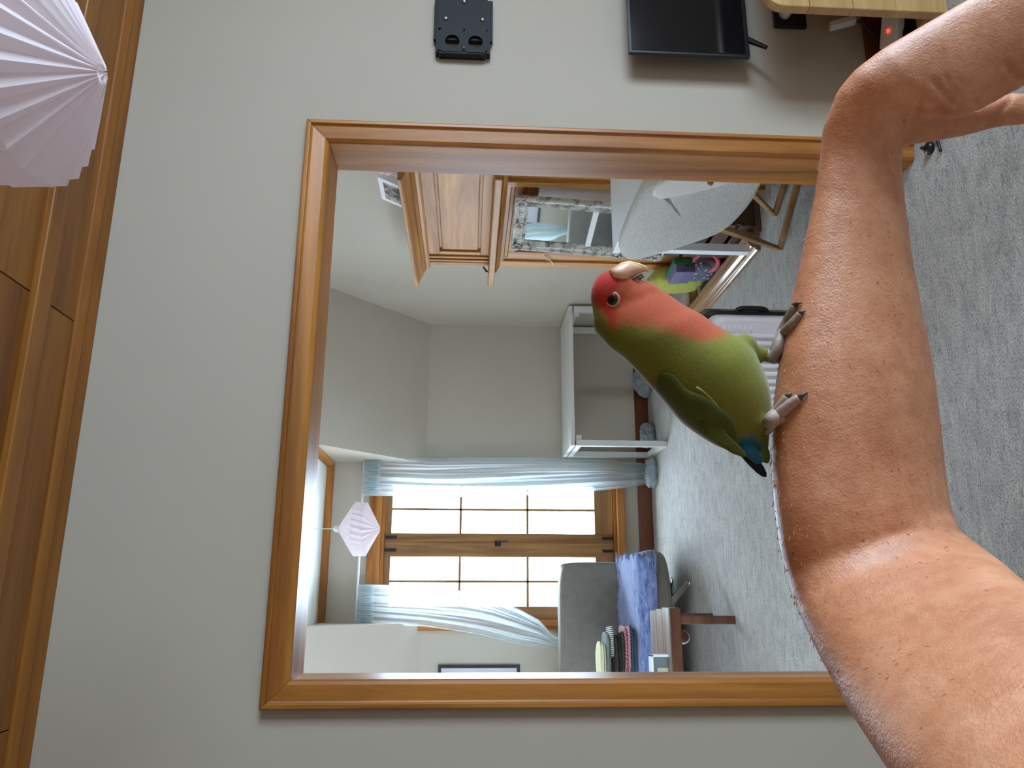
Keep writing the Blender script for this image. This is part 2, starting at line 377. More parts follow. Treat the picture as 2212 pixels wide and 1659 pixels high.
for s_ in 'lr':
    a0, g0, gm, g1, a1 = cols[s_]; zz0, zz1 = WZ0+.022, WZ1-.028
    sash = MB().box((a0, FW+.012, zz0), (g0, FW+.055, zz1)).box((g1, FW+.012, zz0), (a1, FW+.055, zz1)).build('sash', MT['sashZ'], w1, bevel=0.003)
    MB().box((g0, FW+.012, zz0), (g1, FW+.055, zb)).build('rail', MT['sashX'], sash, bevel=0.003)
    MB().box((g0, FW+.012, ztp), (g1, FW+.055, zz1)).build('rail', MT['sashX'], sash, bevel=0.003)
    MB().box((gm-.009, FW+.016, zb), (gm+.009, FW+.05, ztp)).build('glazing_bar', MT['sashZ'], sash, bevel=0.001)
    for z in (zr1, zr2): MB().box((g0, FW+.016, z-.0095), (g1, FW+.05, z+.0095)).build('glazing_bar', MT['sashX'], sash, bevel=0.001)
    for xa, xb in ((g0, gm-.009), (gm+.009, g1)):
        for za, zc in ((zb, zr1-.0095), (zr1+.0095, zr2-.0095), (zr2+.0095, ztp)):
            MB().box((xa, FW+.034, za), (xb, FW+.038, zc)).build('pane', MT['glass'], sash)
    hx = a1-.05 if s_ == 'l' else a0+.05
    for z in (zz0+.05, zz1-.05):
        MB().box((hx-.012, FW+.004, z-.045), (hx+.012, FW+.013, z+.045)).build('hinge', MT['iron'], sash, bevel=0.002)
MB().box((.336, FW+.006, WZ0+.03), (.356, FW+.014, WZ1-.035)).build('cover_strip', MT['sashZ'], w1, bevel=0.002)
lt = MB().box((.328, FW+.002, 1.235), (.372, FW+.014, 1.285)).tube([(.352, FW-.004, 1.26), (.366, FW-.014, 1.24), (.372, FW-.014, 1.18)], .006).build('latch', MT['iron'], w1, bevel=0.001)
# timber cornice at the dormer ceiling
t3 = struct('trim_3', (0.35, FW, CH-.05), 'timber cornice round the dormer ceiling')
MB().prism([(-.253, FW, CH-.055), (-.253, FW-.028, CH-.050), (-.253, FW-.045, CH), (-.253, FW, CH)], (1.246, 0, 0)).build('cornice', MT['trimX'], t3, bevel=0.003)
MB().prism([(.993, 5.38, CH-.055), (.965, 5.38, CH-.050), (.948, 5.38, CH), (.993, 5.38, CH)], (0, FW-5.38, 0)).build('cornice', MT['trimY'], t3, bevel=0.003)

# ------------------------------------------------------------------ pleated paper pendants
def pendant(base, R, label, n=26, rot=0.0):
    r = thing('pendant_lamp', label, 'lamp', base, 'pleated paper pendants')
    bx_, by_, bz = base; k = R/.18
    def ring(re, ze, ro, zo):
        out = []
        for i in range(2*n):
            a = math.pi*i/n + rot; rr, z = (re, ze) if i % 2 == 0 else (ro, zo)
            out.append(Vector((bx_+rr*k*math.cos(a), by_+rr*k*math.sin(a), bz+z*k)))
        return out
    R_ = [ring(.017, 0, .011, .003), ring(.178, .088, .164, .098), ring(.166, .176, .180, .164), ring(.020, .270, .013, .268)]
    m = MB().rings(R_, cap=False).build('lamp_shade', MT['paper'], r)
    MB().lathe([(.0, .262*k), (.018*k, .264*k), (.026*k, .275*k), (.022*k, .295*k), (.010*k, .305*k), (.003, .31*k)], base, 20).build('cap', MT['wplastic'], r, smooth=True)
    MB().tube([(bx_, by_, bz+.30*k), (bx_, by_, CH+.045 if by_ < NW else CH)], .0025, 8).build('cord', MT['wplastic'], r)
    return r
pendant((0.781, 1.068, 2.083), .18, 'pleated white paper pendant lamp under the brown boarded ceiling', rot=.05)
pendant((0.386, 5.26, 2.092), .18, 'pleated white paper pendant lamp in front of the dormer window', rot=.0)

# ------------------------------------------------------------------ near wall: bracket, television, socket, power strip, board, cables
r = thing('wall_bracket', 'black steel wall bracket with round holes and silver bolts', 'bracket', (1.84, NW, 1.44))
zc = 1.545; x0 = 1.742
def plate_with_holes(mb, x0, x1, z0, z1, y0, y1, holes):
    # plate split into a frame of boxes with octagonal openings at hole centres (x, z, r)
    n = 20
    hs = sorted(holes, key=lambda h: h[1]); zcuts = [z0] + [(hs[i][1]+hs[i+1][1])/2 for i in range(len(hs)-1)] + [z1]
    for i, (hx, hz, hr) in enumerate(hs):
        za, zb_ = zcuts[i], zcuts[i+1]
        outer = []
        for kk in range(n):
            a = 2*math.pi*kk/n; c, s_ = math.cos(a), math.sin(a)
            tx = (x1-hx)/c if c > 1e-6 else ((x0-hx)/c if c < -1e-6 else 1e9); tz = (zb_-hz)/s_ if s_ > 1e-6 else ((za-hz)/s_ if s_ < -1e-6 else 1e9)
            t = min(tx, tz); outer.append((hx+c*t, hz+s_*t))
        inner = [(hx+hr*math.cos(2*math.pi*kk/n), hz+hr*math.sin(2*math.pi*kk/n)) for kk in range(n)]
        mb.rings([[(p[0], y0, p[1]) for p in outer], [(p[0], y0, p[1]) for p in inner], [(p[0], y1, p[1]) for p in inner], [(p[0], y1, p[1]) for p in outer]], close=True)
q = lambda x, y, d=.034: onp(x, y, 1, NW-d)
h1, h2 = q(977, 88), q(1027, 90); hr = .0245
pl, pr_ = q(1000, 112).x, q(1000, 62).x; zhi, zlo = q(947, 60).z, q(1053, 60).z
b = MB(); plate_with_holes(b, pl, pr_, zlo, zhi, NW-.034, NW-.029, [(h2.x, h2.z, hr), (h1.x, h1.z, hr)])
b.box((pr_, NW-.034, zlo), (pr_+.16, NW-.029, zhi)); b.build('front_plate', MT['black'], r)
MB().box((pl, NW-.029, zlo-.010), (pl+.20, NW, zlo+.002)).build('side_flange', MT['black'], r, bevel=0.001)
MB().box((pl, NW-.029, zhi-.002), (pl+.20, NW, zhi+.008)).build('side_flange', MT['black'], r, bevel=0.001)
MB().box((pl+.055, NW-.024, zlo-.018), (pl+.22, NW-.006, zhi+.016)).build('slide_rail', MT['black'], r, bevel=0.001)
MB().box((pl-.006, NW-.032, zlo+.006), (pl+.003, NW, zhi-.004)).build('end_flange', MT['black'], r, bevel=0.002)
MB().box((h1.x+.016, NW-.012, zlo+.002), (pr_+.16, NW-.008, zhi-.002)).build('inner_plate', MT['black'], r)
for bx_, by_, rr in ((963, 40, .0085), (1042, 43, .0085), (1003, 4, .0085), (1002, 104, .005)):
    c = q(bx_, by_); MB().lathe([(0, 0), (rr, 0), (rr, .003), (rr*.55, .006), (0, .0065)], c, 12, (0, -1, 0)).build('bolt', MT['steel'], r, smooth=True)

r = thing('television', 'black flat television mounted low on the grey wall beside the opening', 'television', (2.10, NW-.06, .56))
TX0, TX1, TZ0, TZ1 = 1.745, 2.49, .570, .985
MB().box((TX0, NW-.085, TZ0), (TX1, NW-.070, TZ1)).build('casing', MT['plastic'], r, bevel=0.002)
MB().box((TX0+.010, NW-.0875, TZ0+.016), (TX1-.010, NW-.084, TZ1-.008)).build('screen', MT['screen'], r, bevel=0.0005)
MB().box((TX0+.12, NW-.072, TZ0+.06), (TX1-.12, NW, TZ1-.06)).build('rear_housing', MT['plastic'], r, bevel=0.008)
for xf, dx in ((1.835, -.062), (2.40, .062)):
    MB().tube([(xf, NW-.065, TZ0+.01), (xf+dx*.3, NW-.075, TZ0-.012), (xf+dx, NW-.10, TZ0-.052)], [.012, .010, .007], 8).build('foot', MT['plastic'], r)

r = thing('wall_socket', 'black wall socket plate with a white round plug below the television', 'socket', (2.0, NW, .32))
MB().box((1.936, NW-.014, .322), (2.06, NW, .440)).build('plate', MT['plastic'], r, bevel=0.003)
MB().lathe([(0, 0), (.021, 0), (.021, .018), (.014, .030), (0, .032)], (1.985, NW-.014, .402), 16, (0, -1, 0)).build('plug', MT['wplastic'], r, smooth=True)

r = thing('wooden_board', 'pale wooden board with rounded corners standing on edge before the power strip', 'board', (2.1, 1.99, 0))
def rrect(x0, x1, z0, z1, y, rad, n=6, corners=(1, 1, 1, 1)):
    out = []
    for (cx, cz, a0, on) in ((x1-rad, z1-rad, 0, corners[0]), (x0+rad, z1-rad, 90, corners[1]), (x0+rad, z0+rad, 180, corners[2]), (x1-rad, z0+rad, 270, corners[3])):
        if not on:
            out.append(((x1 if a0 in (0, 270) else x0), y, (z1 if a0 in (0, 90) else z0))); continue
        for i in range(n+1):
            a = math.radians(a0+90*i/n); out.append((cx+rad*math.cos(a), y, cz+rad*math.sin(a)))
    return out
bz = [0.0, .17, .31, .45, .60]
for i in range(4):
    top = i == 3
    MB().rslab(rrect(1.775, 2.42, bz[i]+.001, bz[i+1], 1.97, .075, 8, (1, 1, 0, 0)) if top else rrect(1.775, 2.42, bz[i], bz[i+1]-.001, 1.97, .01, 2, (0, 0, 0, 0)), .034, (0, 1, 0), .004).build('plank', MT['pale'], r)
MB().box((1.82, 2.004, 0), (2.37, 2.10, .02)).build('foot', MT['pale'], r, bevel=0.003)

r = thing('power_strip', 'white power strip with glowing red switches on the floor by the wall', 'power strip', (1.86, 2.14, 0))
MB().beam((1.80, 2.17, .075), (1.98, 2.10, .075), .065, .04, (0, -.5, .85)).build('body', MT['wplastic'], r, bevel=0.006)
red = NT('red_neon_switch'); red.set(Base_Color=(0.8, 0.03, 0.02, 1), Emission_Color=(1, 0.06, 0.03, 1), Emission_Strength=2.5)
for tt in (.25, .75):
    c = Vector((1.80, 2.17, .075)).lerp(Vector((1.98, 2.10, .075)), tt) + Vector((0, -.012, .021))
    MB().beam(c+Vector((-.005, .002, 0)), c+Vector((.005, -.002, 0)), .007, .005, (0, -.5, .85)).build('switch', red.m, r)
MB().box((1.80, 2.13, 0), (1.97, 2.20, .05)).build('wall_clip', MT['plastic'], r)
def bez(pts, n=24):
    pts = [Vector(p) for p in pts]; out = []
    for i in range(len(pts)-1):
        p0 = pts[max(i-1, 0)]; p1 = pts[i]; p2 = pts[i+1]; p3 = pts[min(i+2, len(pts)-1)]
        for k in range(n if i < len(pts)-2 else n+1):
            t = k/n; out.append(0.5*((2*p1)+(p2-p0)*t+(2*p0-5*p1+4*p2-p3)*t*t+(3*p1-p0-3*p2+p3)*t**3))
    return out
def cable(label, pts, rad, mat, cat='cable'):
    o = MB().tube(bez(pts, 10), rad, 8).build('cable', mat, smooth=True); origin(o, pts[-1]); return tag(o, label, cat)
cable('black cable sagging from the wall down to the power strip', [(2.02, 2.235, .30), (1.97, 2.175, .22), (2.00, 2.13, .15), (2.2, 2.10, .12), (2.4, 2.10, .006)], .0045, MT['plastic'])
cable('white cable looped over the dark baseboard', [(2.14, 2.235, .22), (2.06, 2.225, .15), (1.99, 2.215, .125), (1.97, 2.20, .155), (2.03, 2.19, .19), (2.12, 2.20, .15), (2.2, 2.20, .006)], .005, MT['wplastic'])
cable('black cable lying along the foot of the baseboard beside the opening', [(1.80, 2.20, .006), (1.66, 2.215, .05), (1.56, 2.205, .05), (1.50, 2.17, .012), (1.44, 2.12, .006), (1.36, 2.10, .006)], .005, MT['plastic'])
cable('white cable curling against the baseboard beside the opening', [(1.80, 2.235, .06), (1.62, 2.232, .085), (1.53, 2.23, .07), (1.50, 2.22, .03), (1.56, 2.215, .006)], .0035, MT['wplastic'])
r = thing('adapter', 'white plug adapter with a grey cable hanging beside the wooden board', 'adapter', (1.94, 2.2, .10))
MB().beam((1.92, 2.22, .255), (1.935, 2.20, .17), .03, .022, (1, 0, 0)).build('body', MT['wplastic'], r, bevel=0.003)
MB().tube(bez([(1.935, 2.20, .175), (1.92, 2.20, .14), (1.89, 2.21, .10), (1.90, 2.20, .004)], 8), .005, 8).build('cord', MT['plastic'], r, smooth=True)
r = thing('rubber_foot', 'small black rubber furniture foot on the carpet near the opening', 'foot', (1.40, 2.15, 0))
MB().lathe([(0, 0), (.020, 0), (.022, .006), (.018, .016), (.010, .020), (0, .021)], (1.403, 2.152, 0), 16).build('pad', MT['plastic'], r, smooth=True)
MB().lathe([(.006, .018), (.006, .034), (0, .035)], (1.403, 2.152, 0), 10).build('stud', MT['iron'], r, smooth=True)

# ------------------------------------------------------------------ far room: curtains
def interp(tab, z):
    tab = sorted(tab)
    if z <= tab[0][0]: return tab[0][1]
    for (a, va), (c, vc) in zip(tab[:-1], tab[1:]):
        if z <= c:
            t = (z-a)/(c-a); t = t*t*(3-2*t) if False else t; return va+(vc-va)*t
    return tab[-1][1]
def curtain(name, label, ztop, zbot, left, right, depth, folds, amp, ph):
    r = thing(name, label, 'curtain', (interp(left, zbot), interp(depth, zbot), max(zbot, 0)), 'gauze curtains at the dormer window')
    def fn(u, v):
        z = ztop+(zbot-ztop)*u; a = interp(left, z); c = interp(right, z)
        w = v + .012*math.sin(9*v+3*u)+.02*math.sin(5*u+7*v)
        f = math.sin(2*math.pi*folds*v+ph+1.3*math.sin(2.1*u+4*v)) + .45*math.sin(2*math.pi*folds*2.3*v+2+1.1*u)
        A = amp*(.35+.65*min(1, u*2.2))
        return Vector((a+(c-a)*w, interp(depth, z)+A*f, z))
    MB().grid(fn, 60, 110).build('gauze_panel', MT['gauze'], r, smooth=True)
    def hd(u, v):
        z = ztop+.035-.13*u; a = interp(left, ztop); c = interp(right, ztop)
        return Vector((a+(c-a)*v, interp(depth, ztop)+.012*math.sin(2*math.pi*17*v)-.004, z + .004*math.sin(2*math.pi*17*v)))
    MB().grid(hd, 4, 150).build('gathered_heading', MT['gauze2'], r, smooth=True)
    return r
YC = FW-.12
rc = curtain('curtain', 'grey gauze curtain hanging to the carpet beside the white table', 2.30, .03,
        [(0, .83), (.25, .79), (.6, .75), (1.1, .715), (1.6, .695), (2.3, .71)], [(0, .93), (.10, .985), (.4, 1.01), (1.0, 1.02), (1.8, 1.0), (2.3, 1.022)], [(0, YC-.05), (2.3, YC)], 4, .040, 0.3)
MB().cushion((.90, YC-.08, .045), (.21, .15, .085), .8, 44, 26, lambda p: p*(1+.35*mnoise.noise(p*24)+.25*mnoise.noise(Vector((p.x*70, p.y*25, p.z*70))))).build('bunched_hem', MT['gauze2'], rc, smooth=True)
curtain('curtain', 'grey gauze curtain swept aside and caught behind the futon sofa', 2.30, .78,
        [(.78, -.44), (.90, -.42), (1.1, -.40), (1.4, -.335), (1.8, -.285), (2.3, -.262)], [(.78, -.37), (.85, -.33), (.95, -.22), (1.1, -.14), (1.3, -.065), (1.55, -.01), (1.9, .015), (2.3, .028)], [(.78, YC-.05), (1.1, YC-.09), (1.5, YC-.06), (2.3, YC)], 5, .022, 1.1)
r = thing('curtain_rod', 'thin white curtain rail above the dormer window', 'curtain rail', (.36, YC, 2.33))
MB().tube([(-.275, YC, 2.335), (1.03, YC, 2.335)], .009, 10).build('rail', MT['wplastic'], r, smooth=True)
for x in (-.235, .34, .98): MB().box((x-.008, YC, 2.328), (x+.008, FW, 2.345)).build('bracket', MT['wplastic'], r)
for x in (-.28, 1.035): MB().lathe([(0, -.01), (.012, -.008), (.014, 0), (.012, .008), (0, .01)], (x, YC, 2.335), 12, (1, 0, 0)).build('finial', MT['wplastic'], r, smooth=True)

# framed picture on the window wall
r = thing('picture_frame', 'white picture in a thin black frame beside the curtain', 'picture', (-.85, FW, 1.08))
PX0, PX1, PZ0, PZ1 = -1.12, -.563, 1.085, 1.708
for a, c in (((PX0, PZ0), (PX1, PZ0+.022)), ((PX0, PZ1-.022), (PX1, PZ1)), ((PX0, PZ0+.022), (PX0+.022, PZ1-.022)), ((PX1-.022, PZ0+.022), (PX1, PZ1-.022))):
    MB().box((a[0], FW-.025, a[1]), (c[0], FW, c[1])).build('frame_bar', MT['plastic'], r, bevel=0.002)
MB().box((PX0+.02, FW-.012, PZ0+.02), (PX1-.02, FW-.001, PZ1-.02)).build('print', paint('pale_print', lin(206, 202, 210), .6, .05, 3), r)

# ------------------------------------------------------------------ futon sofa
r = thing('futon_sofa', 'low taupe futon sofa in front of the dormer window', 'sofa', (-.75, 5.5, 0))
SX0, SX1 = -1.75, .20
def bow(p):
    q = p.copy(); q += Vector((.006*mnoise.noise(p*3.0), .010*mnoise.noise(p*2.5+Vector((3, 0, 0))), .006*mnoise.noise(p*3+Vector((0, 7, 0))))); return q
def corner(p):     # pulled-out upper corners of the back cushion
    q = bow(p); kx = abs(p.x)/.975; kz = p.z/.24
    if kz > .75 and kx > .96: q.z += .022*(kz-.75)/.25; q.x += math.copysign(.02, p.x)*(kz-.75)/.25
    return q
MB().cushion(((SX0+SX1)/2-.005, 5.86, .575), (1.95, .19, .50), .22, 64, 28, corner).build('back_cushion', MT['sofa'], r, smooth=True)
def seatf(p):
    q = bow(p); 
    if p.x > .93: q.x += .06*(1-abs(p.z)/.12)*(p.x-.93)/.05*.3
    return q
MB().cushion(((SX0+SX1)/2+.02, 5.50, .245), (1.99, .66, .225), .30, 64, 28, seatf).build('seat_cushion', MT['sofa'], r, smooth=True)
MB().box((SX0+.1, 5.28, .115), (SX1-.16, 5.82, .150)).build('base_frame', MT['plastic'], r, bevel=0.005)
for xx in (.045, -1.6):
    for yy in (5.27, 5.72):
        o = MB().rings([[Vector((xx-.13*(1-t)+a*(.020+.016*(1-t)), yy+bb*(.010+.006*(1-t)), .002+.13*(1-t))) for a, bb in ((-1, -1), (1, -1), (1, 1), (-1, 1))] for t in (0, .3, .6, .85, 1)]).build('leg', MT['steel'], r, bevel=0.003)
        MB().lathe([(0, 0), (.030, 0), (.033, .006), (.020, .012), (0, .013)], (xx+.006, yy, 0), 16).build('leg_foot', MT['steel'], r, smooth=True)
# mohair throw
def mohair():
    t = NT('blue_mohair'); v = t.coords((.25, 1, 1)); 
    c = t.ramp(t.noise(v, 55, 5, .7, .8), [(.3, lin(74, 90, 138)), (.5, lin(122, 142, 196)), (.72, lin(176, 192, 232))])
    t.bump(t.noise(v, 160, 4, .75), .9, .006); return t.set(Base_Color=c, Roughness=1.0, Sheen_Weight=.8, Sheen_Roughness=.4, Specular_IOR_Level=.05)
MT['mohair'] = mohair()
r = thing('throw_blanket', 'fringed blue mohair throw laid along the seat of the futon sofa', 'blanket', (-.5, 5.45, .35))
path = [(5.768, .384), (5.755, .372), (5.70, .366), (5.55, .366), (5.40, .366), (5.28, .363), (5.20, .350), (5.165, .315), (5.155, .275), (5.157, .245)]
def thr(u, v):
    k = v*(len(path)-1); i = min(int(k), len(path)-2); t = k-i; y = path[i][0]*(1-t)+path[i+1][0]*t; z = path[i][1]*(1-t)+path[i+1][1]*t
    x = SX1+.012-u*1.55; edge = .02*math.sin(40*v)+.01*math.sin(93*v)
    return Vector((x+(edge*(1-u)), y-.006*mnoise.noise(Vector((x*6, v*5, 0))), z+.012*mnoise.noise(Vector((x*5, v*7, 2)))+.006+.004*mnoise.noise(Vector((x*30, v*30, 2)))))
o = MB().grid(thr, 90, 50).build('woven_cloth', MT['mohair'], r, smooth=True); o.modifiers.new('thick', 'SOLIDIFY').thickness = .012
b = MB(); rr = random.Random(3)
for i in range(110):
    v = rr.random(); p = thr(0.0, v); q = p+Vector((.012+.03*rr.random(), .012*(rr.random()-.5), .012*(rr.random()-.2))); b.tube([p-Vector((.01, 0, 0)), (p+q)/2+Vector((0, 0, .004)), q], [.0022, .0018, .0008], 4)
fr = b.build('fringe', MT['mohair'], r); fr['kind'] = 'stuff'

# folded clothes on the throw
def check(name, a, c, s_=90):
    t = NT(name); v = t.coords(); ch = t.node('ShaderNodeTexChecker', i_Scale=s_); t.link(v, ch.inputs['Vector']); ch.inputs['Color1'].default_value = a; ch.inputs['Color2'].default_value = c
    return t.set(Base_Color=ch.outputs['Color'], Roughness=.9)
def stripe(name, a, c, s_=26, direction='X'):
    t = NT(name); v = t.coords(); w = t.node('ShaderNodeTexWave', i_Scale=s_, i_Distortion=.6, bands_direction=direction); t.link(v, w.inputs['Vector'])
    return t.set(Base_Color=t.ramp(w.outputs['Fac'], [(.42, a), (.52, c)]), Roughness=.9)
def folded(label, cx, cy, z0, w, d, h, mat, layers=3, seed=0, twist=0, name='folded_garment', xs=0):
    o_ = Vector((cx, cy, z0)); b = MB(); lh = h/layers
    def sec(x):   # serpentine cross-section (fold) in y-z, outline closed
        return None
    for k in range(layers):
        sd = Vector((seed*3.1+k, k*1.7, 0))
        def fnc(p, k=k, sd=sd):
            q = p.copy(); q.z += .005*mnoise.noise(Vector((p.x*12, p.y*12, k))+sd); q.x += .022*mnoise.noise(Vector((p.y*9, p.z*9, 1))+sd); q.y += .020*mnoise.noise(Vector((p.x*9, p.z*9, 4))+sd); return q
        b.cushion((cx+xs*k+.010*math.sin(seed*5+k*2), cy+.008*math.cos(seed+k*3), z0+lh*(k+.5)), (w*(1-.03*k), d*(1-.03*k), lh*1.04), .42, 30, 12, fnc)
    o = b.build(name, mat, smooth=True)
    o.rotation_euler = (0, 0, 0); origin(o, o_); o.rotation_euler = (0, 0, twist)
    return tag(o, label, 'clothing', 'folded clothes on the throw')
cx, cy = -.40, 5.33
folded('folded teal trousers at the bottom of the clothes pile', cx+.0, cy, .385, .33, .22, .040, cloth('teal_cotton', lin(62, 88, 98)), 2, 1, .05)
folded('folded pink gingham shirt in the clothes pile', cx+.02, cy-.01, .427, .30, .22, .040, check('pink_gingham', lin(176, 84, 98), lin(226, 176, 180)), 2, 2, -.06)
folded('folded dark patterned garment in the middle of the clothes pile', cx-.03, cy-.02, .469, .30, .22, .060, paint('camouflage_cotton', lin(52, 50, 42), .95, .7, 26, 300, .3), 3, 3, .04)
folded('folded black and white striped top in the clothes pile', cx+.05, cy, .531, .20, .20, .026, stripe('black_white_stripe', lin(26, 26, 28), lin(206, 204, 196)), 1, 4, .1)
folded('folded grey-green tee near the top of the clothes pile', cx+.0, cy+.01, .559, .24, .20, .026, cloth('grey_green_cotton', lin(122, 134, 124)), 1, 5, -.1)
folded('folded cream cloth on top of the clothes pile', cx-.06, cy-.01, .587, .23, .20, .042, cloth('cream_cotton', lin(222, 218, 180)), 3, 6, .05)

# ------------------------------------------------------------------ wooden bench table
r = thing('low_table', 'low rustic table with a thick worn plank top before the futon', 'table', (-.55, 4.6, 0))
TZ = .378; tx0, tx1 = -1.15, -.105
for i, (ya, yb) in enumerate(((4.39, 4.545), (4.548, 4.695), (4.698, 4.85))):
    MB().box((tx0, ya, TZ-.062), (tx1-.012*i+.006, yb, TZ)).build('plank', MT['benchtop'] if True else None, r, bevel=0.006)
MB().box((tx0, 4.383, TZ-.066), (tx1+.002, 4.392, TZ-.006)).build('front_edge', MT['darkwood'], r, bevel=0.004)
for lx, ly in ((-.165, 4.415), (-.165, 4.82), (-1.08, 4.415), (-1.08, 4.82)):
    MB().beam((lx, ly, 0), (lx, ly, TZ-.06), .045, .045, (0, 1, 0)).build('leg', MT['darkwood'], r, bevel=0.004)
for y in (4.62,): MB().box((-1.06, y-.014, TZ-.10), (-.187, y+.014, TZ-.06)).build('apron', MT['darkwood'], r, bevel=0.003)
wc = onp(1474, 1376, 1, 4.62); wx = (.45, -1, .1)
wh = MB().lathe([(0, -.012), (.036, -.012), (.039, 0), (.036, .012), (0, .012)], wc, 24, wx).build('caster_wheel', MT['darkwood'], r, smooth=True)
MB().lathe([(.033, .009), (.040, .007), (.042, .0), (.040, -.009), (.033, -.011)], wc, 24, wx).build('caster_tyre', MT['wplastic'], wh, smooth=True)
MB().box((wc.x-.014, 4.605, wc.z), (wc.x+.014, 4.635, TZ-.06)).build('caster_bracket', MT['plastic'], r, bevel=0.003)
r = thing('acrylic_frame', 'small clear tabletop frame with a cream card on the low table', 'photo frame', (-.40, 4.47, TZ))
AX0, AX1, AZ1 = -.53, -.35, TZ+.10
MB().box((AX0, 4.44, TZ), (AX1, 4.445, AZ1)).build('front_pane', MT['glass'], r)
MB().box((AX0, 4.45, TZ), (AX1-.012, 4.453, AZ1-.01)).build('back_sheet', paint('slate_sheet', lin(120, 128, 134), .5), r)
MB().box((AX0, 4.446, TZ+.002), (-.42, 4.449, TZ+.062)).build('card', paint('cream_card', lin(216, 200, 172), .8), r)
MB().box((AX1-.012, 4.434, TZ), (AX1, 4.49, AZ1)).build('edge_strip', MT['lacquer'], r, bevel=0.002)
MB().box((AX0, 4.434, AZ1-.014), (AX1, 4.49, AZ1)).build('edge_strip', MT['lacquer'], r, bevel=0.002)

# ------------------------------------------------------------------ white table in the corner
r = thing('white_table', 'white open-framed table standing in the corner under the sloping ceiling', 'table', (1.6, 5.95, 0))
X0, X1, Y0, Y1, H = 1.045, 2.165, 5.66, 6.205, .735
MB().box((X0, Y0, H-.032), (X1, Y1, H)).build('table_top', MT['greywhite'], r, bevel=0.002)
for x in (X0, X1-.045):
    for y in (Y0, Y1-.045): MB().box((x, y, 0), (x+.045, y+.045, H-.040)).build('leg', MT['greywhite'], r, bevel=0.002)
    MB().box((x, Y0+.045, 0), (x+.045, Y1-.045, .040)).build('foot_rail', MT['greywhite'], r, bevel=0.002)
    MB().box((x, Y0+.045, H-.082), (x+.045, Y1-.045, H-.042)).build('side_rail', MT['greywhite'], r, bevel=0.002)
    MB().box((x+.01, Y0+.01, H-.042), (x+.035, Y1-.01, H-.030)).build('spacer', MT['black'], r)
MB().box((X0+.045, Y1-.042, .34), (X1-.045, Y1-.022, .375)).build('back_rail', MT['greywhite'], r, bevel=0.002) if False else None
for x in (X0+.045, X1-.085): MB().box((x, Y0+.008, H-.085), (x+.04, Y0+.028, H-.042)).build('corner_bracket', MT['greywhite'], r, bevel=0.002)
def crumple(label, c, d, mat, seed):
    o = MB().cushion(c, d, 1.0, 48, 30, lambda p: Vector((p.x, p.y, p.z))*(1+.38*mnoise.noise(p*15+Vector((seed, 0, 0)))+.28*(1-abs(2*mnoise.noise(p*34+Vector((0, seed, 0)))))-.14)).build('crumpled_cloth', mat, smooth=True)
    origin(o, (c[0], c[1], 0)); return tag(o, label, 'cloth', 'crumpled cloths under the white table')
gc = cloth('grey_jersey', lin(128, 134, 138), 300, .2)
crumple('crumpled grey cloth lying under the white table by its left leg', (1.20, 6.06, .05), (.20, .16, .13), gc, 1)
crumple('crumpled grey cloth lying under the middle of the white table', (1.68, 6.10, .06), (.24, .16, .15), gc, 5)

# ------------------------------------------------------------------ fireplace surround on the gable wall
r = thing('fireplace_surround', 'tall panelled timber fireplace surround with mantel shelf on the gable wall', 'fireplace', (2.0, 3.95, 0))
FA, FB, FX = 3.28, 4.53, 1.99        # near end, far end, face plane
MB().box((FX+.02, FA, 1.40), (XR, FB, 1.83)).build('overmantel_box', MT['mantY'], r, bevel=0.003)
# overmantel rails, stiles and raised panel
MB().box((FX, FA, 1.70), (FX+.02, FB, 1.80)).build('rail', MT['mantY'], r, bevel=0.003)
MB().box((FX, FA, 1.40), (FX+.02, FB, 1.452)).build('rail', MT['mantY'], r, bevel=0.003)
MB().box((FX, FB-.20, 1.452), (FX+.02, FB, 1.70)).build('stile', MT['mantZ'], r, bevel=0.003)
MB().box((FX, FA, 1.452), (FX+.02, FA+.07, 1.70)).build('stile', MT['mantZ'], r, bevel=0.003)
MB().box((FX+.008, FA+.085, 1.467), (FX+.022, FB-.215, 1.685)).build('panel', MT['mantY'], r, bevel=0.006)
for k, (dy, dx) in enumerate(((.05, .010), (.10, .016), (.14, .012))):
    MB().box((FX-dx, FB-dy-.014, 1.40), (FX, FB-dy+.010, 1.80)).build('bead', MT['mantZ'], r, bevel=0.004)
# crown
def crown(prof, mat):
    ra = [(FX-w, FA-.0, z) for w, z in prof]; rb = [(FX-w, FB+.6*w, z) for w, z in prof]; rc = [(XR, FB+.6*w, z) for w, z in prof]
    return MB().rings([ra, rb, rc]).build('crown_moulding', mat, r, bevel=0.002)
crown([(-.02, 1.765), (.012, 1.765), (.020, 1.775), (.022, 1.79), (.034, 1.795), (.046, 1.806), (.062, 1.812), (.078, 1.826), (.092, 1.832), (.112, 1.838), (.122, 1.848), (.122, 1.862), (-.02, 1.862)], MT['mantY'])
# mantel shelf
MB().box((FX-.115, FA-.02, 1.362), (XR, FB+.06, 1.400)).build('mantel_shelf', MT['mantY'], r, bevel=0.006)
MB().prism([(FX, FA, 1.362), (FX-.03, FA, 1.362), (FX-.05, FA, 1.350), (FX-.02, FA, 1.335), (FX, FA, 1.325)], (0, FB-FA, 0)).build('bed_moulding', MT['mantY'], r, bevel=0.003)
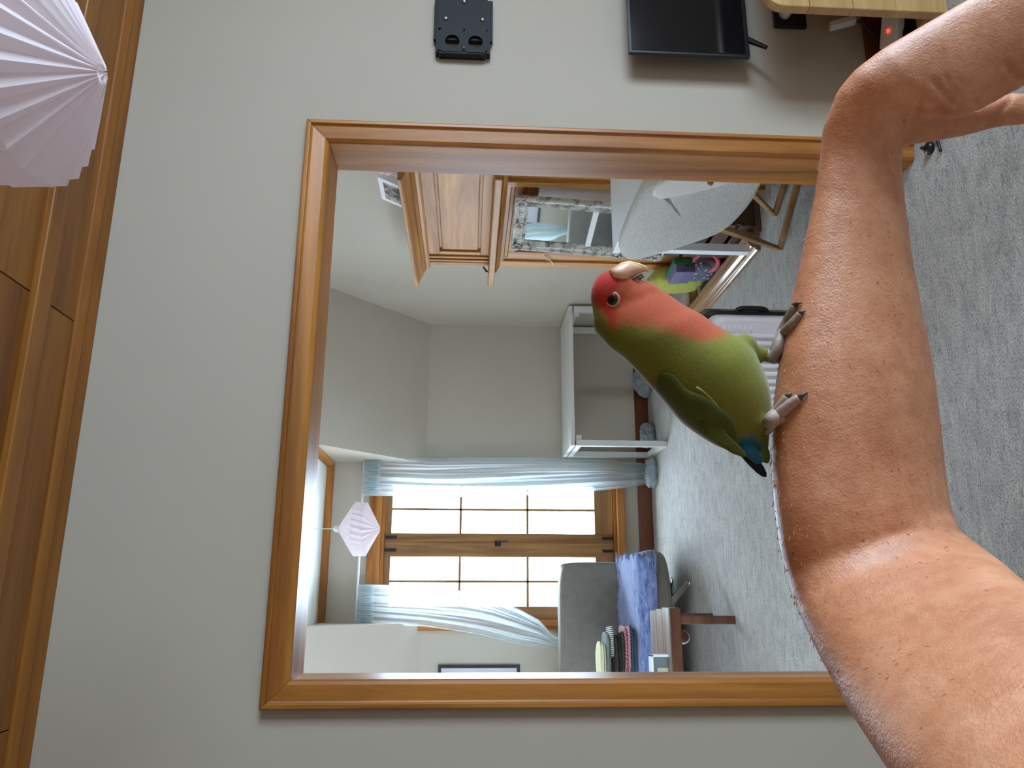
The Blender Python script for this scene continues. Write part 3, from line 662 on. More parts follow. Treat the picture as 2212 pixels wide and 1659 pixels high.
# lower surround: nested architrave frames stepping back to the opening
steps = [(0, .040, 0.0), (.040, .062, .014), (.062, .105, .006), (.105, .128, .024), (.128, .165, .016), (.165, .190, .040)]
LA = 3.42
for a, c, dep in steps:
    for nm, box in (('jamb_moulding', ((FX+dep, FB-2*c, 0), (XR, FB-2*a, 1.345-a))), ('head_moulding', ((FX+dep, LA+.10, 1.345-c), (XR, FB-2*c, 1.345-a)))):
        MB().box(*box).build(nm, MT['mantY'] if nm[0] == 'h' else MT['mantZ'], r, bevel=0.004)
MB().box((FX+.020, LA, 0), (XR, LA+.052, 1.345)).build('jamb_moulding', MT['mantZ'], r, bevel=0.004)
MB().box((FX-.004, LA+.052, 0), (XR, LA+.10, 1.345)).build('jamb_moulding', MT['mantZ'], r, bevel=0.004)
MB().box((FX+.085, LA+.10, 0), (XR-.002, FB-.38, 1.155)).build('fire_panel', MT['mantZ'], r)
# hearth with moulded kerb
MB().box((1.80, 3.56, 0), (FX+.02, FB+.02, .03)).build('hearth', wood('hearth_boards', lin(74, 46, 34), lin(112, 78, 62), 'Y', 7, .35), r, bevel=0.003)
kp = [(1.708, 0), (1.708, .018), (1.716, .026), (1.722, .028), (1.728, .046), (1.740, .060), (1.756, .068), (1.766, .064), (1.774, .066), (1.790, .074), (1.806, .068), (1.814, .052), (1.816, .03), (1.816, 0)]
MT['kerb'] = wood('glossy_kerb_wood', lin(112, 76, 44), lin(176, 134, 92), 'Y', 7, .16, coat=.8)
MB().rings([[(x, 3.60, z) for x, z in kp], [(x, 4.78, z) for x, z in kp]]).build('kerb', MT['kerb'], r, bevel=0.002)
MB().box((1.816, 4.70, 0), (FX+.03, 4.78, .060)).build('kerb_return', MT['kerb'], r, bevel=0.006)
MB().tube(bez([(FX+.04, 4.36, 1.08), (FX-.01, 4.37, 1.04), (FX+.0, 4.44, 1.0), (FX-.012, 4.47, .985)], 6), .004, 6).build('beaded_cord', MT['wplastic'], r)
MB().tube([(FX-.02, FB-.03, 1.43), (FX-.05, FB-.03, 1.41), (FX-.05, FB-.03, 1.40)], .006, 8).build('hook', MT['iron'], r)
# photo and ornament on top of the surround
def mono():
    t = NT('monochrome_photo'); v = t.coords()
    return t.set(Base_Color=t.ramp(t.noise(v, 15, 3, .6, 1.0), [(.42, lin(44, 44, 42)), (.55, lin(168, 150, 140)), (.7, lin(206, 190, 178))]), Roughness=.5)
r = thing('photo_card', 'white-bordered black and white photograph leaning on top of the fireplace surround', 'photograph', (1.97, 3.60, 1.862))
c0_, c1_ = Vector((1.955, 3.50, 1.862)), Vector((1.955, 3.73, 1.862)); upv = Vector((.055, 0, .125))
MB().add([c0_, c1_, c1_+upv, c0_+upv, c0_+Vector((.004, 0, 0)), c1_+Vector((.004, 0, 0)), c1_+upv+Vector((.004, 0, 0)), c0_+upv+Vector((.004, 0, 0))], [(0, 1, 2, 3), (7, 6, 5, 4), (0, 4, 5, 1), (1, 5, 6, 2), (2, 6, 7, 3), (3, 7, 4, 0)]).build('border', MT['lacquer'], r)
e = Vector((-.0012, 0, .0005)); ins = lambda s_, t: c0_.lerp(c1_, s_)+upv*t+e
MB().add([ins(.14, .14), ins(.86, .14), ins(.86, .80), ins(.14, .80), ins(.14, .14)-e*.5, ins(.86, .14)-e*.5, ins(.86, .80)-e*.5, ins(.14, .80)-e*.5], [(0, 1, 2, 3), (7, 6, 5, 4), (0, 4, 5, 1), (1, 5, 6, 2), (2, 6, 7, 3), (3, 7, 4, 0)]).build('print', mono(), r)
r = thing('ornament', 'small pale pink ornament on top of the fireplace surround', 'ornament', (1.985, 3.40, 1.862))
pk = paint('pale_pink_glaze', lin(222, 196, 192), .35)
MB().lathe([(0, 0), (.030, 0), (.034, .012), (.026, .030), (.016, .044), (.020, .056), (.022, .066), (.012, .080), (0, .084)], (1.985, 3.40, 1.862), 16).build('figure', pk, r, smooth=True)
MB().cushion((1.985, 3.40, 1.955), (.034, .034, .03), .9, 14, 8).build('knob', pk, r, smooth=True)

# ornate mirror leaning in the opening
def distress():
    t = NT('distressed_white_frame'); v = t.coords()
    return t.set(Base_Color=t.ramp(t.noise(v, 24, 4, .6, .6), [(.33, lin(84, 80, 74)), (.43, lin(152, 148, 140)), (.56, lin(198, 194, 186))]), Roughness=.55)
MT['dist'] = distress()
r = thing('mirror', 'white distressed ornate mirror leaning against the fireplace opening', 'mirror', (1.88, 3.76, .42))
mb0 = Vector((1.905, 0, .420)); mt0 = Vector((1.955, 0, 1.285)); myA, myB = 3.535, 3.99
mu_ = (mt0-mb0).normalized(); mn = Vector((-mu_.z, 0, mu_.x))       # mn faces the room
def mp_(y, s_, d=0): return Vector((mb0.x-(y-myA)*.16, y, mb0.z)) + mu_*s_ + mn*d
ML = (mt0-mb0).length; fw = .075
pr = [(0, 0), (0, .020), (.006, .028), (.014, .026), (.020, .018), (.034, .016), (.046, .024), (.054, .028), (.060, .022), (.068, .016), (fw, .010), (fw, 0)]
def fbar(A, B_): return MB().rings([[A(w, t) for w, t in pr], [B_(w, t) for w, t in pr]]).build('frame_bar', MT['dist'], r, bevel=0.0015)
fbar(lambda w, t: mp_(myA+w, w, t), lambda w, t: mp_(myA+w, ML-w, t)); fbar(lambda w, t: mp_(myB-w, w, t), lambda w, t: mp_(myB-w, ML-w, t))
fbar(lambda w, t: mp_(myA+w, w, t), lambda w, t: mp_(myB-w, w, t)); fbar(lambda w, t: mp_(myA+w, ML-w, t), lambda w, t: mp_(myB-w, ML-w, t))
def obox(y0, y1, s0, s1, d0, d1): return MB().add([mp_(y, s_, d) for d in (d0, d1) for y, s_ in ((y0, s0), (y1, s0), (y1, s1), (y0, s1))], [(3, 2, 1, 0), (4, 5, 6, 7), (0, 1, 5, 4), (1, 2, 6, 5), (2, 3, 7, 6), (3, 0, 4, 7)])
obox(myA+.06, myB-.06, .06, ML-.06, .002, .006).build('mirror_glass', MT['mirror'], r)
obox(myA+fw-.005, myB-fw+.005, ML-.445, ML-.415, .004, .016).build('crossbar', MT['greywhite'], r, bevel=0.003)
rr = random.Random(5)
def rosette(y, s_, sz):
    b = MB()
    for k in range(7):
        a = k*.9; b.cushion(mp_(y+sz*.55*math.cos(a), s_+sz*.55*math.sin(a), .026), (.018, sz*.6, sz*.6), .9, 8, 6)
    b.cushion(mp_(y, s_, .032), (.022, sz*.5, sz*.5), .9, 10, 6)
    b.build('carved_rosette', MT['dist'], r, smooth=True)
for y, s_ in ((myA+.035, ML-.035), (myB-.035, ML-.035), (myB-.032, ML-.62), (myA+.032, ML-.62), ((myA+myB)/2, ML-.034), (myB-.035, .04)): rosette(y, s_, .040)
for i in range(26):
    y = myA+.03+(myB-myA-.06)*i/25; MB().cushion(mp_(y, ML-.040, .020), (.014, .020, .03), .9, 8, 6).build('carved_leaf', MT['dist'], r, smooth=True)

r = thing('slatted_crate', 'dark slatted crate on the hearth holding up the ornate mirror', 'crate', (1.89, 3.76, .03))
dk = wood('dark_stained_slat', lin(58, 36, 22), lin(92, 60, 38), 'Y', 7, .5)
for z in (.03, .13, .23, .33): MB().box((1.830, 3.57, z), (1.842, 3.97, z+.075)).build('slat', dk, r, bevel=0.002)
for y in (3.575, 3.95): MB().box((1.842, y, .03), (1.975, y+.014, .405)).build('end_board', dk, r, bevel=0.002)
MB().box((1.83, 3.57, .405), (1.978, 3.97, .419)).build('top_board', dk, r, bevel=0.002)

# ------------------------------------------------------------------ things on the hearth
def fuzzy(name, c): return paint(name, c, .95, .16, 60, 190, 1.0, .006, .1)
o = MB().cushion((1.91, 4.50, .200), (.12, .24, .33), .5, 28, 20, lambda p: p*(1+.10*mnoise.noise(p*14))+Vector((0, 0, .02*mnoise.noise(p*25)))).build('plush_bag', fuzzy('lime_plush', lin(176, 178, 92)), smooth=True); origin(o, (1.91, 4.50, .03)); tag(o, 'lime green plush bag standing on the fireplace hearth', 'bag')
r = thing('gift_box', 'small purple lidded box on the hearth beside the green bag', 'box', (1.847, 4.26, .172))
pur = paint('purple_card', lin(96, 88, 122), .6)
MB().box((1.826, 4.17, .172), (1.868, 4.35, .245)).build('box_body', pur, r, bevel=0.003); MB().box((1.822, 4.166, .232), (1.872, 4.354, .288)).build('lid', paint('purple_card_lid', lin(112, 102, 140), .6), r, bevel=0.003)
o = MB().box((1.873, 4.16, .172), (1.906, 4.37, .298)).build('green_box', paint('green_card', lin(18, 104, 66), .55), bevel=.003); origin(o, (1.89, 4.27, .172)); tag(o, 'dark green box behind the purple box on the hearth', 'box')
def floral():
    t = NT('floral_brocade'); v = t.coords(); vo = t.node('ShaderNodeTexVoronoi', i_Scale=34.0); t.link(v, vo.inputs['Vector'])
    f = t.ramp(vo.outputs['Distance'], [(.20, lin(216, 190, 152)), (.28, lin(150, 92, 84)), (.34, lin(70, 88, 110))]); return t.set(Base_Color=f, Roughness=.85)
r = thing('tapestry_bag', 'blue floral tapestry bag with a pink rim open on the hearth', 'bag', (1.86, 4.05, .03))
MB().cushion((1.874, 4.240, .105), (.085, .23, .15), .55, 30, 18, lambda p: p*(1+.08*mnoise.noise(p*10))).build('bag_body', floral(), r, smooth=True)
rcn = Vector((1.868, 4.118, .120)); ra_, rb_ = Vector((0, 1, .1))*.105, Vector((.030, 0, .058))
def ell(a, k=1.0, off=Vector((0, 0, 0))): return rcn+ra_*math.cos(a)*k+rb_*math.sin(a)*k+off
MB().tube([ell(2*math.pi*k/28) for k in range(29)], .014, 8).build('rim', cloth('rose_velvet', lin(196, 92, 108)), r, smooth=True)
MB().rings([[ell(2*math.pi*k/24, s_, Vector((.03, 0, -.02))*dz) for k in range(24)] for s_, dz in ((1, 0), (.9, .5), (.7, 1), (.3, 1.1))]).build('lining', cloth('maroon_lining', lin(66, 14, 26)), r, smooth=True)
MB().rings([[ell(2*math.pi*k/24, s_, Vector((.06, .03, -.02))*dz) for k in range(24)] for s_, dz in ((1.03, .06), (1.22, .5), (1.15, 1.0))]).build('bag_side', floral(), r, smooth=True)

# ------------------------------------------------------------------ white desk by the fireplace
r = thing('desk', 'white lacquered desk with its end towards the fireplace', 'desk', (2.0, 3.2, 0))
DX0, DX1, DY0, DY1, DH = 1.575, 2.165, 2.50, 3.398, .82
MB().box((DX0, DY0, DH-.030), (DX1, DY1, DH)).build('desk_top', MT['lacquer'], r, bevel=0.002)
MB().box((DX0, DY1-.058, .16), (DX0+.040, DY1-.014, DH-.030)).build('post', MT['lacquer'], r, bevel=0.002)
MB().box((DX0+.03, DY1-.05, DH-.14), (DX1-.03, DY1-.03, DH-.030)).build('apron', MT['lacquer'], r, bevel=0.002)
MB().box((DX0-.001, DY0+.2, DH-.018), (DX0+.002, DY0+.55, DH-.014)).build('edge_groove', MT['greywhite'], r)
for lx, lys in ((1.66, (2.55,)), (2.12, (2.55, 3.30))):
    for ly in lys: MB().box((lx-.02, ly-.02, 0), (lx+.02, ly+.02, DH-.03)).build('leg', MT['lacquer'], r, bevel=0.002)

# ------------------------------------------------------------------ boucle chair
r = thing('boucle_chair', 'cream boucle upholstered chair with wooden legs pushed up to the desk', 'chair', (1.75, 3.0, 0))
def onback(x, y, d=0.0):                   # point on the leaning plane of the backrest
    n_ = Vector((1, 0, .26)).normalized(); p0 = Vector((1.555, 0, .36))-n_*d; dr = ray(x, y); return CAM+dr*((p0-CAM).dot(n_)/dr.dot(n_))
far = [(1648, 394), (1625, 441), (1598, 470), (1567, 501), (1515, 520), (1475, 533), (1410, 553), (1376, 562), (1357, 560), (1348, 546), (1350, 530), (1368, 488), (1404, 412), (1433, 386)]
far = [(x+(x-1500)*.05, y+(y-450)*.06) for x, y in far]
P3 = [onback(*p) for p in far]; zt_, zb_ = P3[-1].z, P3[0].z
nr = lambda y, z: Vector((1.555-.26*(z-.36), y, z))
P3 += [nr(2.56, zt_+.003), nr(2.53, zt_-.02), nr(2.52, zt_-.08), nr(2.53, zb_+.06), nr(2.56, zb_+.01)]
o = MB().rslab(P3, .075, (1, 0, .26), .030).build('backrest', MT['boucle'], r, smooth=True, sub=1)
W3 = [onback(x, y, .012) for x, y in ((1412, 439), (1408, 418), (1432, 390), (1470, 374), (1560, 366), (1610, 374), (1600, 388), (1570, 402), (1490, 422))]
MB().rslab(W3, .03, (1, 0, .26), .012).build('back_pad', MT['boucle2'], r, smooth=True, sub=1)
MB().cushion((1.76, 2.83, .44), (.44, .52, .11), .35, 34, 18).build('seat', MT['boucle'], r, smooth=True)
MT['cleg'] = wood('chair_leg_wood', lin(120, 78, 44), lin(190, 146, 96), 'Z', 7, .4)
for p, q in (((1.575, 3.085, .41), (1.598, 3.345, .012)), ((1.90, 3.04, .41), (1.79, 3.365, .012)), ((1.575, 2.60, .41), (1.56, 2.52, .012)), ((1.93, 2.60, .41), (1.98, 2.52, .012))):
    MB().tube([p, q], [.020, .014], 4).build('leg', MT['cleg'], r, bevel=0.003)
MB().beam((1.598, 3.345, .012), (1.86, 3.03, .012), .026, .022).build('stretcher', MT['cleg'], r, bevel=0.003)
MB().beam((1.79, 3.365, .012), (1.99, 3.06, .012), .026, .022).build('stretcher', MT['cleg'], r, bevel=0.003)
MB().tube([onback(1534, 391, -.01), onback(1534, 392, .02), onback(1535, 397, .03), onback(1534, 401, .035)], [.012, .013, .011, .006], 10).build('peg', MT['cleg'], r, smooth=True)

# ------------------------------------------------------------------ suitcase
r = thing('suitcase', 'white ribbed hard-shell suitcase standing on the carpet past the opening', 'suitcase', (1.018, 2.745, 0))
SXa, SXb, SYa, SYb, SZa, SZb = .66, 1.018, 2.745, 2.95, .045, .568
MT['shell'] = paint('white_shell', lin(226, 222, 226), .28, .02, 8)
MB().rslab(rrect(SXa, SXb, SZa, SZb, SYa, .045, 6), .105, (0, 1, 0), .022).build('front_shell', MT['shell'], r, smooth=False, bevel=0.004)
MB().rslab(rrect(SXa-.004, SXb+.012, SZa, SZb+.012, SYa+.103, .05, 6), .095, (0, 1, 0), .016).build('rear_shell', MT['plastic'], r, bevel=0.003)
for k in range(9):
    x = .700+.030*k
    if x > .945: break
    MB().box((x, SYa-.009, SZa+.06), (x+.014, SYa+.004, SZb-.06)).build('rib', MT['shell'], r, bevel=0.004)
for k in range(6):
    z = .520-.021*k; MB().tube([(.950, SYa-.001, z), (.986, SYa-.001, z)], .0034, 8).build('vent', MT['shell'], r, smooth=True)
MB().tube(bez([(SXb+.006, 2.86, .44), (SXb+.022, 2.86, .42), (SXb+.022, 2.86, .33), (SXb+.006, 2.86, .31)], 8), .010, 8).build('side_handle', MT['plastic'], r, smooth=True)
for x in (SXa+.04, SXb-.04):
    for yy in (SYa+.035, SYb-.04): MB().lathe([(0, -.010), (.020, -.010), (.024, 0), (.020, .010), (0, .010)], (x, yy, .024), 14, (1, 0, 0)).build('wheel', MT['plastic'], r, smooth=True)
    MB().box((x-.016, SYa+.02, .030), (x+.016, SYb-.02, .060)).build('wheel_housing', MT['plastic'], r, bevel=0.004)
r.rotation_euler = (0, 0, math.radians(-27))

# ------------------------------------------------------------------ branch outside the window
r = thing('climbing_plant', 'leafy green climber growing on the outside wall by the dormer window', 'plant', (1.02, FW+.14, .2))
MB().tube(bez([(1.02, FW+.145, .2), (1.06, FW+.15, .8), (.99, FW+.15, 1.4), (.92, FW+.17, 1.62), (.80, FW+.20, 1.68)], 6), [.009-.00025*i for i in range(25)], 8).build('stem', MT['darkwood'], r, smooth=True)
lf = paint('spring_leaf', lin(96, 150, 40), .5, .2, 30); rr = random.Random(11)
for k in range(26):
    t = rr.random(); c = Vector((.78+.16*t, FW+.20, 1.69-.10*t))+Vector((rr.uniform(-.03, .05), rr.uniform(-.03, .03), rr.uniform(-.05, .05))); d = Vector((rr.uniform(-1, 1), rr.uniform(-.3, .3), rr.uniform(-1, .4))).normalized(); sd = d.orthogonal().normalized(); L = rr.uniform(.035, .06); nrm = d.cross(sd)
    MB().add([c, c+d*L*.4+sd*L*.26, c+d*L, c+d*L*.4-sd*L*.26, c+d*L*.45+nrm*.006], [(0, 1, 4), (1, 2, 4), (2, 3, 4), (3, 0, 4)]).build('leaf', lf, r)

# ------------------------------------------------------------------ person: forearm, upper arm and hand
def ring_px(a, bq, dep, ratio, n=28, tilt=0.0):
    A = at(a[0], a[1], dep+tilt); B_ = at(bq[0], bq[1], dep-tilt); c = (A+B_)/2; h = (B_-A)/2
    dv = (c-CAM).normalized()*h.length*ratio
    return [c+h*math.cos(2*math.pi*k/n)+dv*math.sin(2*math.pi*k/n) for k in range(n)]
def loft_px(mb, sts, ratio=.85, n=28):
    R = [ring_px(s_[0], s_[1], s_[2], s_[3] if len(s_) > 3 else ratio, n) for s_ in sts]
    c0 = sum(R[0], Vector())/n; c1 = sum(R[-1], Vector())/n
    def shrink(Rg, c, out): return [c+(p-c)*.55+out for p in Rg]
    d0 = (c0-sum(R[1], Vector())/n).normalized(); d1 = (c1-sum(R[-2], Vector())/n).normalized()
    w0 = (R[0][0]-c0).length; w1 = (R[-1][0]-c1).length
    R = [shrink(R[0], c0, d0*w0*.35)] + R + [shrink(R[-1], c1, d1*w1*.35)]
    return mb.rings(R)
arm = MB()
fore = [((1778, 268), (1946, 322), .500, .80), ((1771, 330), (1947, 345), .500, .80), ((1760, 420), (1955, 425), .498, .80), ((1742, 500), (1964, 505), .495, .82), ((1720, 600), (1977, 590), .491, .84),
        ((1700, 690), (1993, 672), .487, .86), ((1684, 770), (2010, 755), .483, .88), ((1673, 850), (2023, 835), .479, .90), ((1667, 930), (2034, 925), .475, .90), ((1667, 1010), (2042, 1010), .470, .90),
        ((1672, 1090), (2054, 1085), .464, .90), ((1684, 1180), (2060, 1130), .458, .88), ((1712, 1290), (2030, 1180), .450, .85), ((1760, 1370), (1990, 1215), .445, .8)]
loft_px(arm, fore)
upper = [((1690, 1200), (2040, 1080), .462, .8), ((1712, 1292), (2076, 1148), .445, .85), ((1748, 1374), (2120, 1180), .420, .88), ((1795, 1464), (2166, 1214), .392, .9), ((1838, 1541), (2214, 1256), .365, .9),
         ((1915, 1659), (2330, 1345), .325, .9), ((2060, 1850), (2560, 1500), .275, .9), ((2300, 2120), (2900, 1720), .225, .9)]
loft_px(arm, upper)
# hand, dropped at the wrist: metacarpus, thumb base and thumb, four fingers running out below
hand = [((1772, 335), (1948, 340), .500, .78), ((1785, 255), (1958, 300), .497, .75), ((1808, 196), (1995, 266), .492, .70), ((1846, 150), (2030, 262), .486, .66), ((1905, 105), (2068, 256), .480, .62), ((1995, 52), (2118, 238), .475, .56), ((2085, 0), (2168, 212), .472, .50), ((2200, -62), (2245, 172), .468, .46), ((2320, -110), (2340, 120), .466, .40)]
loft_px(arm, hand)
heel = [((1890, 290), (1950, 318), .500, 1.1), ((1945, 225), (1962, 314), .502, 1.1), ((2010, 200), (2020, 306), .506, 1.0), ((2075, 192), (2086, 294), .509, .95), ((2140, 196), (2150, 276), .511, .95), ((2230, 203), (2230, 268), .513, 1.0), ((2330, 196), (2330, 258), .514, 1.0), ((2420, 200), (2420, 250), .514, 1.0), ((2500, 206), (2498, 244), .512, 1.0)]
loft_px(arm, heel)
for k, (y0, y1, L, dd) in enumerate(((110, 40, 300, .470), (40, -20, 340, .474), (-20, -66, 320, .480), (-66, -104, 260, .488))):
    y0 += 0; loft_px(arm, [((2300, y1), (2305, y0), dd, 1.0), ((2300+L*.35, y1+10), (2300+L*.35, y0-2), dd+.004, 1.0), ((2300+L*.65, y1+40), (2300+L*.62, y0+22), dd+.012, .95), ((2300+L, y1+86), (2300+L*.94, y0+62), dd+.022, .9)], n=16)
sh0 = at(2600, 1920, .225)
arm.tube([at(2420, 1770, .25), sh0, sh0.lerp(Vector((-.22, -.10, 1.22)), .5)+Vector((0, 0, -.01)), Vector((-.22, -.10, 1.22)), Vector((-.26, -.20, 1.22))], [.046, .048, .052, .058, .055], 24)
ao = arm.build('arm', MT['skin'])
m = ao.modifiers.new('remesh', 'REMESH'); m.mode = 'VOXEL'; m.voxel_size = .0020; m.use_smooth_shade = True
m = ao.modifiers.new('smooth', 'SMOOTH'); m.factor = .5; m.iterations = 13
dg = bpy.context.evaluated_depsgraph_get(); dg.update()
me = bpy.data.meshes.new_from_object(ao.evaluated_get(dg)); ao.modifiers.clear(); ao.data = me
if not me.materials: me.materials.append(MT['skin'])
# skin creases at the bent wrist, palm lines and the fold of the elbow, pressed into the surface
cre = [([(1948, 318), (1960, 285), (1976, 255), (1986, 228), (1992, 205)], 7, .0024), ([(1972, 262), (1988, 245), (2012, 246), (2040, 244)], 6, .0022), ([(2000, 208), (2018, 220), (2038, 238), (2050, 243)], 5.5, .0024), ([(2018, 174), (2038, 198), (2060, 220), (2074, 234)], 6, .0030), ([(2044, 168), (2060, 192), (2084, 220)], 5.5, .0016), ([(2070, 170), (2090, 196), (2104, 216)], 6, .0010),
       ([(2110, 222), (2113, 242), (2105, 264), (2092, 286)], 5, .0022), ([(2188, 206), (2178, 222), (2164, 240), (2148, 264)], 5, .0020), ([(2178, 140), (2196, 164), (2222, 182)], 7, .0030), ([(1930, 345), (1934, 312), (1944, 285), (1958, 250)], 8, .0014), ([(1962, 305), (1972, 280), (1980, 262)], 6, .0012),
       ([(2072, 1150), (2030, 1140), (1980, 1146), (1930, 1152)], 10, .0014), ([(1990, 246), (2060, 246), (2130, 222), (2190, 196), (2230, 188)], 6, .0018)]
def segd(p, a, c):
    ax, ay = a; cx_, cy_ = c; t = max(0, min(1, ((p[0]-ax)*(cx_-ax)+(p[1]-ay)*(cy_-ay))/max(1e-6, (cx_-ax)**2+(cy_-ay)**2))); return math.hypot(p[0]-ax-t*(cx_-ax), p[1]-ay-t*(cy_-ay))
for v in me.vertices:
    if (v.co-CAM).dot(FWD) < .1: continue
    p = pix(v.co)
    if v.normal.dot((CAM-v.co).normalized()) < .02: continue
    dsp = 0
    for pts, w, dpt in cre:
        xs = [q[0] for q in pts]; ys = [q[1] for q in pts]
        if not (min(xs)-25 < p[0] < max(xs)+25 and min(ys)-25 < p[1] < max(ys)+25): continue
        d = min(segd(p, a, c) for a, c in zip(pts[:-1], pts[1:])); dsp += .62*dpt*math.exp(-(d/w)**2) - .07*dpt*math.exp(-((d-w*2.4)/w)**2)
    if dsp: v.co -= v.normal*dsp
for p in me.polygons: p.use_smooth = True
per = thing('person', 'bare outstretched left arm with the hand dropped at the wrist, bird perched on it', 'person', tuple(at(1850, 800, .48)))
me.transform(Matrix.Translation(-Vector(per.location))); ao.parent = per
bmx = bmesh.new(); bmx.from_mesh(me); bmesh.ops.translate(bmx, verts=bmx.verts, vec=Vector(per.location)); ARM = BVHTree.FromBMesh(bmx)
# fine pale hairs
b = MB(); rr = random.Random(21); bmx.faces.ensure_lookup_table(); nf = len(bmx.faces)
cnt = 0
while cnt < 1500:
    f = bmx.faces[rr.randrange(nf)]; c = f.calc_center_median(); x, yv = pix(c)
    if not (1650 < x < 2100 and 320 < yv < 1500): continue
    if rr.random() < (x-1700)/420: continue
    nrm = f.normal; d = (at(x+14, yv+40, .45)-at(x, yv, .45)).normalized(); d = (d-nrm*d.dot(nrm)).normalized(); d = (d+nrm*(.05+.18*rr.random())+Vector((rr.uniform(-.3, .3), rr.uniform(-.3, .3), rr.uniform(-.3, .3)))).normalized()
    L = rr.uniform(.002, .0045); sd = d.cross(nrm).normalized()*.00003
    b.add([c-sd-nrm*.0003, c+sd-nrm*.0003, c+d*L*.6+nrm*.0004, c+d*L], [(0, 1, 2), (1, 3, 2), (0, 2, 3)]); cnt += 1
ha = b.build('arm_hair', paint('pale_arm_hair', lin(224, 176, 136), .5, .1), per); ha['kind'] = 'stuff'
bmx.free()

# ------------------------------------------------------------------ lovebird
BD = .466
bird = thing('lovebird', 'green lovebird with orange face and red forehead perched on the forearm', 'bird', tuple(at(1665, 860, BD)))
B = MB()
def ball(mb, x, yv, rad, dep=BD, zr=.85, n=20):
    c = at(x, yv, dep); R = rad*dep/F; mb_r = []
    e1, e2, e3 = UP, RIGHT, FWD
    for j in range(1, 12):
        ph = math.pi*j/12; mb_r.append([c+e1*R*math.cos(ph)+e2*R*math.sin(ph)*math.cos(2*math.pi*k/n)+e3*R*zr*math.sin(ph)*math.sin(2*math.pi*k/n) for k in range(n)])
    mb.rings(mb_r)
pairs = [((1277, 655), (1398, 636)), ((1281, 682), (1428, 626)), ((1290, 715), (1447, 637)), ((1315, 750), (1480, 660)), ((1347, 775), (1515, 678)), ((1378, 806), (1553, 706)), ((1409, 841), (1590, 726)), ((1441, 878), (1625, 754)),
         ((1472, 913), (1650, 800)), ((1510, 941), (1664, 842)), ((1547, 963), (1667, 886)), ((1585, 977), (1663, 932)), ((1612, 991), (1660, 975))]
pb = bez([(a[0], a[1], 0) for a, c in pairs], 4); pc = bez([(c[0], c[1], 0) for a, c in pairs], 4)
B.rings([ring_px((a.x, a.y), (c.x, c.y), BD, .46+.39*min(1, i/15)**.8, 28) for i, (a, c) in enumerate(zip(pb, pc))])
ball(B, 1331, 637, 57, zr=.82); ball(B, 1339, 688, 60, zr=.82); ball(B, 1360, 660, 60, zr=.80); ball(B, 1393, 642, 35, zr=1.0); ball(B, 1350, 604, 14, zr=.9); ball(B, 1606, 752, 32, BD+.008)
# feathered thighs
loft_px(B, [((1600, 722), (1602, 800), BD+.010, .8), ((1634, 742), (1628, 792), BD+.010, .8), ((1662, 754), (1658, 780), BD+.010, .9)], n=16)
loft_px(B, [((1600, 880), (1595, 940), BD-.010, .6), ((1640, 892), (1634, 934), BD-.011, .7), ((1660, 902), (1658, 926), BD-.013, .8)], n=16)
bo = B.build('body', None, smooth=True)
m = bo.modifiers.new('remesh', 'REMESH'); m.mode = 'VOXEL'; m.voxel_size = .0013; m.use_smooth_shade = True
m = bo.modifiers.new('smooth', 'SMOOTH'); m.factor = .5; m.iterations = 16
dg = bpy.context.evaluated_depsgraph_get(); dg.update(); me = bpy.data.meshes.new_from_object(bo.evaluated_get(dg)); bo.modifiers.clear(); bo.data = me
bmx = bmesh.new(); bmx.from_mesh(me); BODY = BVHTree.FromBMesh(bmx); bmx.free()
RED, ORG, NAP, GRN, LIM, GREY = (.44, .028, .014), (.46, .088, .032), (.12, .13, .012), (.150, .152, .016), (.21, .22, .026), (.17, .125, .05)
def inpoly(p, poly):
    c = False; j = len(poly)-1
    for i in range(len(poly)):
        if (poly[i][1] > p[1]) != (poly[j][1] > p[1]) and p[0] < (poly[j][0]-poly[i][0])*(p[1]-poly[i][1])/(poly[j][1]-poly[i][1])+poly[i][0]: c = not c
        j = i
    return c
def soft(p, poly, s_):
    d = min(segd(p, poly[i], poly[(i+1) % len(poly)]) for i in range(len(poly))); d = d if inpoly(p, poly) else -d
    t = max(0, min(1, .5+d/(2*s_))); return t*t*(3-2*t)
P_org = [(1300, 560), (1420, 570), (1450, 610), (1530, 670), (1580, 705), (1560, 728), (1510, 738), (1470, 722), (1420, 708), (1370, 700), (1325, 700), (1303, 672), (1296, 640)]
P_red = [(1315, 560), (1262, 590), (1262, 640), (1286, 648), (1306, 680), (1322, 712), (1330, 690), (1322, 655), (1330, 630), (1338, 608), (1330, 590)]
P_lim = [(1520, 690), (1600, 700), (1690, 780), (1690, 920), (1640, 900), (1610, 850), (1570, 800), (1520, 750)]
P_grey = [(1310, 700), (1420, 712), (1480, 735), (1500, 760), (1440, 780), (1380, 770), (1330, 740)]
P_blue = [(1590, 950), (1625, 940), (1670, 985), (1655, 1015), (1610, 985)]
ca = me.color_attributes.new('plumage', 'FLOAT_COLOR', 'POINT')
def mixc(a, c, t): return tuple(a[i]*(1-t)+c[i]*t for i in range(3))
for v in me.vertices:
    p = pix(v.co); n = mnoise.noise(v.co*160)*7; p = (p[0]+n, p[1]+mnoise.noise(v.co*160+Vector((9, 0, 0)))*7)
    c = mixc(GRN, LIM, soft(p, P_lim, 40))
    c = mixc(c, ORG, soft(p, P_org, 17)); c = mixc(c, RED, soft(p, P_red, 11)); c = mixc(c, (.008, .10, .16), soft(p, P_blue, 10))
    ca.data[v.index].color = (*c, 1)
